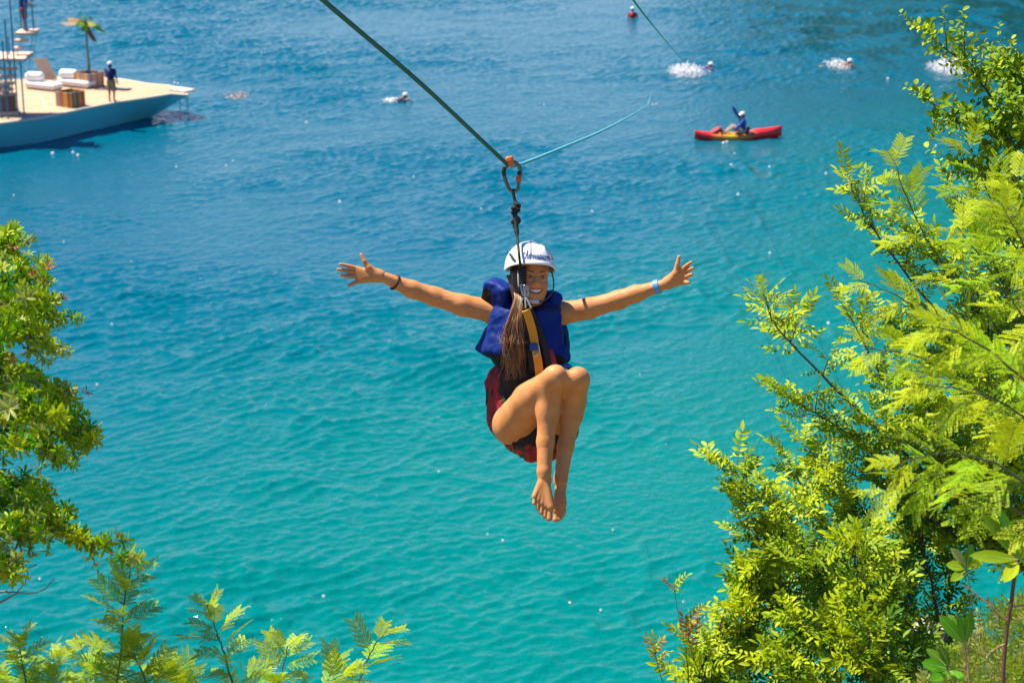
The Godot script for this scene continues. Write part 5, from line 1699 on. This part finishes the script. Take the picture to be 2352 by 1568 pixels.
	plant("leafy_bush", "big yellow-green bush with small paired leaflets filling the lower right", "bush", rb, [
		[[2150, 1650, 8.8], [1950, 1330, 8.6], [1760, 1180, 8.4], [1667, 1088, 8.3]], [[2120, 1650, 8.8], [1900, 1360, 8.5], [1760, 1260, 8.4], [1732, 1200, 8.3]],
		[[2120, 1650, 8.8], [1880, 1420, 8.5], [1750, 1340, 8.4], [1742, 1300, 8.3]], [[2100, 1650, 8.8], [1880, 1480, 8.6], [1740, 1400, 8.5], [1727, 1370, 8.4]],
		[[2100, 1680, 8.8], [1820, 1540, 8.5], [1700, 1480, 8.4], [1702, 1440, 8.3]], [[2000, 1700, 8.7], [1760, 1600, 8.5], [1650, 1540, 8.4], [1657, 1430, 8.3]],
		[[2100, 1680, 9.0], [1850, 1560, 8.9], [1720, 1520, 8.8], [1712, 1500, 8.8]], [[1900, 1700, 8.5], [1760, 1620, 8.3], [1640, 1580, 8.2], [1622, 1540, 8.2]],
		[[2150, 1650, 9.0], [1980, 1400, 9.0], [1850, 1250, 8.9], [1795, 1160, 8.8]], [[2150, 1650, 8.6], [2000, 1450, 8.3], [1880, 1330, 8.2], [1845, 1300, 8.1]],
		[[2150, 1650, 8.6], [2050, 1450, 8.3], [1980, 1330, 8.2], [1960, 1270, 8.1]], [[2180, 1650, 9.1], [2080, 1400, 9.1], [2000, 1250, 9.0], [1960, 1170, 9.0]],
		[[2150, 1680, 8.4], [2000, 1560, 8.1], [1900, 1480, 8.0], [1850, 1440, 8.0]], [[2150, 1680, 8.4], [2060, 1540, 8.1], [2000, 1440, 8.0], [1990, 1380, 8.0]],
		[[2150, 1680, 8.4], [2000, 1620, 8.0], [1880, 1560, 7.9], [1825, 1530, 7.9]], [[2180, 1650, 9.2], [2150, 1400, 9.2], [2120, 1250, 9.1], [2100, 1150, 9.1]],
		[[2180, 1650, 9.3], [2000, 1380, 9.3], [1880, 1180, 9.2], [1825, 1080, 9.1]], [[2150, 1690, 8.2], [2080, 1600, 7.9], [2020, 1530, 7.8], [1980, 1500, 7.8]],
		[[2180, 1600, 9.4], [2060, 1300, 9.4], [1950, 1130, 9.3], [1880, 1060, 9.3]], [[2200, 1600, 9.4], [2180, 1350, 9.4], [2200, 1200, 9.3], [2220, 1110, 9.3]],
		[[2150, 1690, 9.0], [1950, 1500, 9.1], [1850, 1420, 9.1], [1815, 1390, 9.1]], [[2150, 1690, 9.0], [2050, 1500, 9.2], [1960, 1430, 9.2], [1900, 1390, 9.2]],
		], {"kind": "pinnate", "mats": ["dark", "mid", "dark", "mid", "young", "young"], "twigs": 13, "leaves": 7, "length": 0.2, "size": 1.0, "bark": Color(0.07, 0.05, 0.035), "trunk": 0.04},
		[rb, rb + Vector3(0.02, 0.1, 0), at(2150, 1650, 8.7)])
	# ---- right: middle tree
	var mt := at(2480, 1500, 9.6)
	var mroot := Vector3(mt.x, 12.9, mt.z)
	plant("slender_tree", "slender yellow-green tree with paired leaflets behind the feathery fronds at the right", "tree", mroot, [
		[[2450, 1350, 9.6], [2200, 1150, 9.3], [1950, 920, 9.0], [1800, 770, 8.8], [1765, 712, 8.7]], [[2400, 1300, 9.5], [2200, 1050, 9.3], [2050, 900, 9.2], [1960, 740, 9.1]],
		[[2400, 1300, 9.5], [2150, 1150, 9.2], [1950, 1000, 9.0], [1820, 920, 8.9]], [[2400, 1300, 9.6], [2250, 950, 9.5], [2120, 820, 9.4], [2050, 740, 9.4]],
		[[2400, 1250, 9.5], [2280, 950, 9.3], [2180, 820, 9.2], [2130, 700, 9.2]], [[2400, 1200, 9.5], [2320, 900, 9.4], [2270, 760, 9.3], [2240, 660, 9.3]],
		[[2400, 1300, 9.3], [2200, 1100, 9.0], [2080, 1020, 8.9], [2000, 1000, 8.9]], [[2400, 1300, 9.3], [2260, 1130, 9.0], [2180, 1030, 8.9], [2140, 960, 8.9]],
		[[2450, 1250, 9.2], [2340, 1100, 9.0], [2290, 980, 8.9], [2270, 900, 8.9]], [[2450, 1350, 9.4], [2200, 1230, 9.1], [2050, 1130, 9.0], [1940, 1080, 8.9]],
		[[2450, 1350, 9.4], [2280, 1220, 9.1], [2200, 1140, 9.0], [2160, 1090, 9.0]], [[2450, 1100, 9.6], [2200, 780, 9.4], [2030, 560, 9.2], [1960, 440, 9.1]],
		[[2450, 1000, 9.6], [2330, 700, 9.4], [2260, 560, 9.3], [2220, 480, 9.3]], [[2480, 1300, 9.2], [2370, 1200, 9.0], [2310, 1130, 8.9], [2290, 1080, 8.9]],
		[[2480, 1380, 9.3], [2340, 1300, 9.2], [2250, 1250, 9.1], [2200, 1240, 9.1]],
		[[2480, 1000, 9.3], [2360, 800, 9.1], [2320, 700, 9.0], [2290, 620, 9.0]], [[2480, 900, 9.3], [2380, 640, 9.2], [2340, 540, 9.2], [2310, 440, 9.2]], [[2480, 1050, 9.1], [2360, 960, 8.9], [2260, 870, 8.8], [2180, 830, 8.8]],
		[[2480, 950, 9.4], [2300, 760, 9.3], [2180, 640, 9.2], [2110, 560, 9.2]], [[2480, 1200, 9.2], [2300, 1060, 9.1], [2160, 960, 9.0], [2060, 900, 9.0]], [[2480, 1350, 9.6], [2300, 1280, 9.6], [2150, 1230, 9.5], [2080, 1210, 9.5]],
		], {"kind": "pinnate", "mats": ["dark", "mid", "mid", "young", "mid", "young"], "twigs": 14, "leaves": 6, "length": 0.2, "size": 1.0, "bark": Color(0.1, 0.065, 0.045), "trunk": 0.06, "from": 0.2},
		[mroot, mt, at(2470, 1300, 9.6), at(2470, 1000, 9.6)])
	# ---- top right: small round leaves
	var tt := at(2560, 1300, 8.6)
	var troot := Vector3(tt.x, 13.6, tt.z)
	plant("round_leaved_tree", "thin tree with small round bright leaves at the top right", "tree", troot, [
		[[2520, 700, 8.6], [2330, 330, 8.5], [2250, 180, 8.4], [2150, 92, 8.4]], [[2520, 700, 8.6], [2360, 400, 8.5], [2260, 300, 8.4], [2160, 258, 8.4]], [[2520, 650, 8.7], [2390, 350, 8.6], [2330, 220, 8.6], [2300, 165, 8.6]],
		[[2540, 600, 8.7], [2440, 320, 8.6], [2380, 200, 8.6], [2350, 160, 8.6]], [[2520, 700, 8.5], [2400, 420, 8.4], [2320, 330, 8.3], [2250, 290, 8.3]], [[2540, 700, 8.5], [2440, 450, 8.4], [2380, 330, 8.4], [2350, 270, 8.3]],
		[[2520, 760, 8.6], [2380, 520, 8.5], [2300, 430, 8.4], [2230, 390, 8.4]]],
		{"kind": "round", "mats": ["dark", "mid", "mid", "young", "mid"], "twigs": 12, "leaves": 4, "length": 0.15, "size": 0.95, "bark": Color(0.06, 0.05, 0.035), "trunk": 0.05, "from": 0.4, "thick": 0.008},
		[troot, tt, at(2540, 900, 8.6), at(2530, 650, 8.6)])
	# ---- right: feathery stems, sharp ones and near blurred ones
	var rs := [[[2420, 900, 8.2], [2180, 620, 8.1], [2090, 470, 8.0], [2050, 350, 8.0]], [[2480, 760, 8.2], [2330, 560, 8.1], [2270, 440, 8.0], [2220, 320, 8.0]], [[2450, 1000, 8.0], [2250, 800, 7.9], [2080, 690, 7.8], [1970, 640, 7.8]],
		[[2450, 860, 7.6], [2330, 700, 7.5], [2260, 600, 7.4], [2200, 520, 7.4]], [[2450, 1000, 6.2], [2340, 860, 6.0], [2230, 780, 5.9], [2150, 750, 5.9]], [[2480, 1150, 6.0], [2350, 960, 5.9], [2230, 900, 5.8], [2100, 880, 5.8]],
		[[2480, 1250, 5.7], [2330, 1090, 5.6], [2180, 1040, 5.5], [2060, 1070, 5.5]], [[2480, 800, 6.2], [2400, 650, 6.1], [2340, 540, 6.0], [2300, 470, 6.0]], [[2450, 1050, 7.2], [2250, 900, 7.1], [2110, 820, 7.0], [1990, 800, 7.0]], [[2480, 1300, 7.0], [2300, 1150, 6.9], [2150, 1090, 6.8], [2010, 1140, 6.8]], [[2500, 700, 7.4], [2420, 560, 7.3], [2370, 480, 7.3], [2330, 400, 7.3]]]
	var rl := ["feathery branch with dark stem reaching up left below the top right leaves", "feathery branch climbing to the round leaved tree at the right edge", "feathery branch pointing left above the middle of the right foliage", "feathery branch between the two sharp branches at the upper right", "near blurred feathery branch at the right edge below the middle height", "near blurred feathery branch pointing left across the bright leaves", "lowest near blurred feathery branch across the right foliage", "near blurred feathery branch at the right edge above the middle height", "half blurred feathery branch reaching farthest left across the bright leaves", "half blurred feathery branch above the lower right bush", "feathery branch hugging the right edge under the round leaved tree"]
	for k in rs.size():
		var root := at(rs[k][0][0] + 60, rs[k][0][1] + 150, rs[k][0][2] + 0.1)
		fern_stem(rs[k], root, rl[k], 1.0, 14)
	glossy_shrub()
	weeds()
	shoots()

func fern_stem(limb: Array, root: Vector3, label: String, size: float, n: int, low := 0.38) -> void:
	var t := thing("feathery_branch", label, "plant", root, "feathery leaved plants")
	var pts: Array = limb.map(func(q): return at(q[0], q[1], q[2]))
	pts.push_front(root)
	var path := bark_path(pts, 0.003, 7)
	var mb := MB.new()
	var rr := []
	for k in path.size(): rr.append(lerpf(0.006, 0.0015, float(k) / path.size()))
	mb.tube(path, rr, 6, Color(0.07, 0.09, 0.03))
	part("stem", mb, tinted(0.7), t)
	var list := []
	for k in n:
		var f := lerpf(low, 1.0, float(k) / (n - 1))
		var i0 := clampi(int(f * (path.size() - 1)), 1, path.size() - 2)
		var d: Vector3 = (path[i0 + 1] - path[i0 - 1]).normalized()
		var a := k * 2.4 + rng.randf_range(-0.3, 0.3)
		var e1 := d.cross(Vector3.FORWARD).normalized(); var e2 := d.cross(e1)
		var out := (e1 * cos(a) + e2 * sin(a) * 0.7)
		var dir := (out * (1.2 - 0.6 * f) + d * (0.3 + 0.5 * f) + Vector3(0, -0.12, 0)).normalized()
		var face := (Vector3(0, 1, 0) + Vector3(rng.randf_range(-0.35, 0.35), 0, rng.randf_range(-0.25, 0.3))).normalized()
		sprig(list, "fern", ["fern", "fern", "young", "lime"][rng.randi() % 4] if f < 0.9 else "young", path[i0], dir, face, size * rng.randf_range(0.8, 1.1) * (1.0 - 0.45 * maxf(0.0, f - 0.7) / 0.3))
	finish_plant(t, list, "frond", "foliage")

func glossy_shrub() -> void:
	# a brown stem at the right edge with big leaves, and a low clump of thick leaves
	var root := at(2305, 1640, 6.4)
	var t := thing("glossy_shrub", "shrub with a straight reddish brown stem and big pointed leaves at the right edge", "shrub", root)
	var mb := MB.new()
	mb.tube(bark_path([root, at(2308, 1500, 6.4), at(2322, 1390, 6.4), at(2338, 1285, 6.4)], 0.002), [0.0085, 0.008, 0.0075, 0.007, 0.0065], 8, Color(0.1, 0.045, 0.03))
	part("stem", mb, tinted(0.6), t)
	for l in [[[2318, 1430], [2270, 1385], [2215, 1345]], [[2322, 1392], [2360, 1390], [2400, 1388]], [[2309, 1480], [2285, 1490], [2270, 1505]]]:
		mb = MB.new()
		mb.tube(bark_path(l.map(func(q): return at(q[0], q[1], 6.4)), 0.002), [0.0045, 0.004, 0.003, 0.0025], 6, Color(0.3, 0.17, 0.1))
		part("twig", mb, tinted(0.6), t)
	var big := [[2340, 1285, 2230, 1272, 0.0, 32, "mid"], [2342, 1285, 2265, 1180, 0.05, 40, "mid"], [2345, 1284, 2300, 1160, 0.1, 34, "gloss"], [2345, 1284, 2400, 1200, 0.1, 36, "mid"], [2342, 1286, 2390, 1300, -0.05, 34, "gloss"], [2340, 1290, 2310, 1330, 0.1, 30, "young"]]
	for b in big: big_leaf(t, b, 6.4)
	var root2 := at(2240, 1650, 6.9)
	var t2 := thing("glossy_shrub", "low clump of thick dark glossy oval leaves in the lower right corner", "shrub", root2)
	mb = MB.new()
	mb.tube(bark_path([root2, at(2225, 1540, 6.9), at(2215, 1478, 6.9)], 0.002), [0.006, 0.0055, 0.005, 0.004], 7, Color(0.3, 0.2, 0.1))
	mb.tube(bark_path([root2, at(2190, 1560, 6.9), at(2180, 1535, 6.9)], 0.002), [0.006, 0.005, 0.004], 7, Color(0.3, 0.2, 0.1))
	mb.tube(bark_path([at(2225, 1500, 6.9), at(2235, 1400, 6.9), at(2220, 1300, 6.9)], 0.002), [0.004, 0.004, 0.003, 0.0025], 7, Color(0.3, 0.2, 0.1))
	part("stem", mb, tinted(0.6), t2)
	for b in [[2215, 1478, 2160, 1412, 0.0, 30, "gloss"], [2216, 1476, 2205, 1408, 0.04, 26, "gloss"], [2218, 1476, 2232, 1404, 0.02, 28, "gloss"], [2216, 1480, 2180, 1405, -0.06, 26, "dark"], [2178, 1536, 2120, 1520, 0.02, 32, "gloss"], [2180, 1534, 2130, 1486, -0.03, 26, "dark"], [2182, 1533, 2160, 1480, 0.0, 24, "dark"], [2180, 1540, 2215, 1560, 0.05, 26, "gloss"], [2178, 1538, 2140, 1560, 0.05, 28, "gloss"],
			[2222, 1304, 2175, 1295, 0.0, 26, "mid"], [2220, 1300, 2188, 1258, 0.02, 24, "pale"], [2222, 1300, 2232, 1250, 0.02, 22, "gloss"], [2220, 1304, 2258, 1290, 0.03, 24, "young"], [2222, 1308, 2185, 1332, 0.03, 22, "mid"]]:
		big_leaf(t2, b, 6.9)

func big_leaf(t: Node3D, b: Array, d: float) -> void:
	var mb := MB.new()
	var p := at(b[0], b[1], d); var e := at(b[2], b[3], d - b[4])
	var dir := (e - p)
	var l := dir.length()
	var n := (Vector3(0, 0.8, 0.75) + Vector3(rng.randf_range(-0.4, 0.4), 0, 0)).normalized()
	dir = dir.normalized()
	n = (n - dir * n.dot(dir)).normalized()
	mb.leaf(p, dir, n, l, b[5] * d / FOCAL, Color(1, 1, 1), 0.22, 0.1, [0.0, 0.12, 0.3, 0.5, 0.7, 0.88, 1.0], [0.08, 0.35, 0.78, 1.0, 0.95, 0.55, 0.0])
	var lf := part("leaf", mb, M[b[6]], t)
	mb = MB.new()
	mb.tube([p + n * 0.001, p + dir * l * 0.5 + n * (0.001 - 0.1 * l * 0.25), p + dir * l * 0.97 + n * (0.001 - 0.1 * l * 0.94)], [0.0011, 0.0008, 0.0004], 4, Color(0.4, 0.45, 0.15))
	part("midrib", mb, tinted(0.6), lf)

func weeds() -> void:
	# fine ferny ground cover over the corner of the slope
	var mm := MultiMesh.new()
	mm.transform_format = MultiMesh.TRANSFORM_3D
	mm.use_colors = true
	mm.mesh = SHAPES["pinnate"][2]
	var tr := []
	for k in 1300:
		var px := rng.randf_range(2050, 2440); var py := rng.randf_range(1400, 1640)
		if py < 1640 - (px - 2020) * 0.85: continue
		var p := at(px, py, rng.randf_range(7.2, 8.6))
		var y := Vector3(rng.randf_range(-0.8, 0.8), rng.randf_range(0.4, 1.0), rng.randf_range(-0.5, 0.5)).normalized()
		var z := Vector3(rng.randf_range(-0.4, 0.4), 0.4, 1.0)
		z = (z - y * z.dot(y)).normalized()
		tr.append(Transform3D(Basis(y.cross(z), y, z) * rng.randf_range(0.35, 0.7), p))
	mm.instance_count = tr.size()
	for k in tr.size():
		mm.set_instance_transform(k, tr[k])
		var c := [Color(0.3, 0.42, 0.03), Color(0.2, 0.34, 0.03), Color(0.45, 0.45, 0.12)]
		mm.set_instance_color(k, c[k % 3])
	var mi := MultiMeshInstance3D.new()
	mi.name = numbered("ground_cover")
	mi.multimesh = mm
	mi.material_override = M["copy"]
	add_child(mi)
	tag(mi, "fine ferny weeds covering the slope in the lower right corner", "weeds", "", "stuff")

func shoots() -> void:
	# thin tips standing free of the bush at its lower left
	var list := [[[1590, 1640], [1575, 1490], [1560, 1420], [1548, 1345]], [[1545, 1640], [1520, 1560], [1510, 1520], [1503, 1490]], [[1650, 1640], [1600, 1530], [1585, 1480], [1575, 1440]]]
	var marks := ["tall bare shoot standing left of the yellow-green bush", "short bare shoot at the bottom edge, farthest left of the bush", "shoot with a few yellow leaves beside the tall bare shoot"]
	for k in 3:
		var root := at(list[k][0][0], list[k][0][1], 7.6)
		var t := thing("shoot", marks[k], "plant", root)
		var mb := MB.new()
		var path := bark_path(list[k].map(func(q): return at(q[0], q[1], 7.6)), 0.002)
		mb.tube(path, [0.004, 0.0035, 0.003, 0.0028, 0.0025, 0.002, 0.0018, 0.0016, 0.0014], 6, Color(0.08, 0.07, 0.03))
		part("stem", mb, tinted(0.7), t)
		var l := []
		for q in [0, 7, 5][k] + 3:
			var b: Vector3 = path[path.size() - 1 - q]
			sprig(l, "pinnate", ["young", "rust", "young"][q % 3], b, Vector3(rng.randf_range(-1, 1), 0.8, rng.randf_range(-0.5, 0.5)), Vector3(0, 1, 0.3), 0.55 if k != 2 else 0.8)
		finish_plant(t, l, "leaf", "foliage")
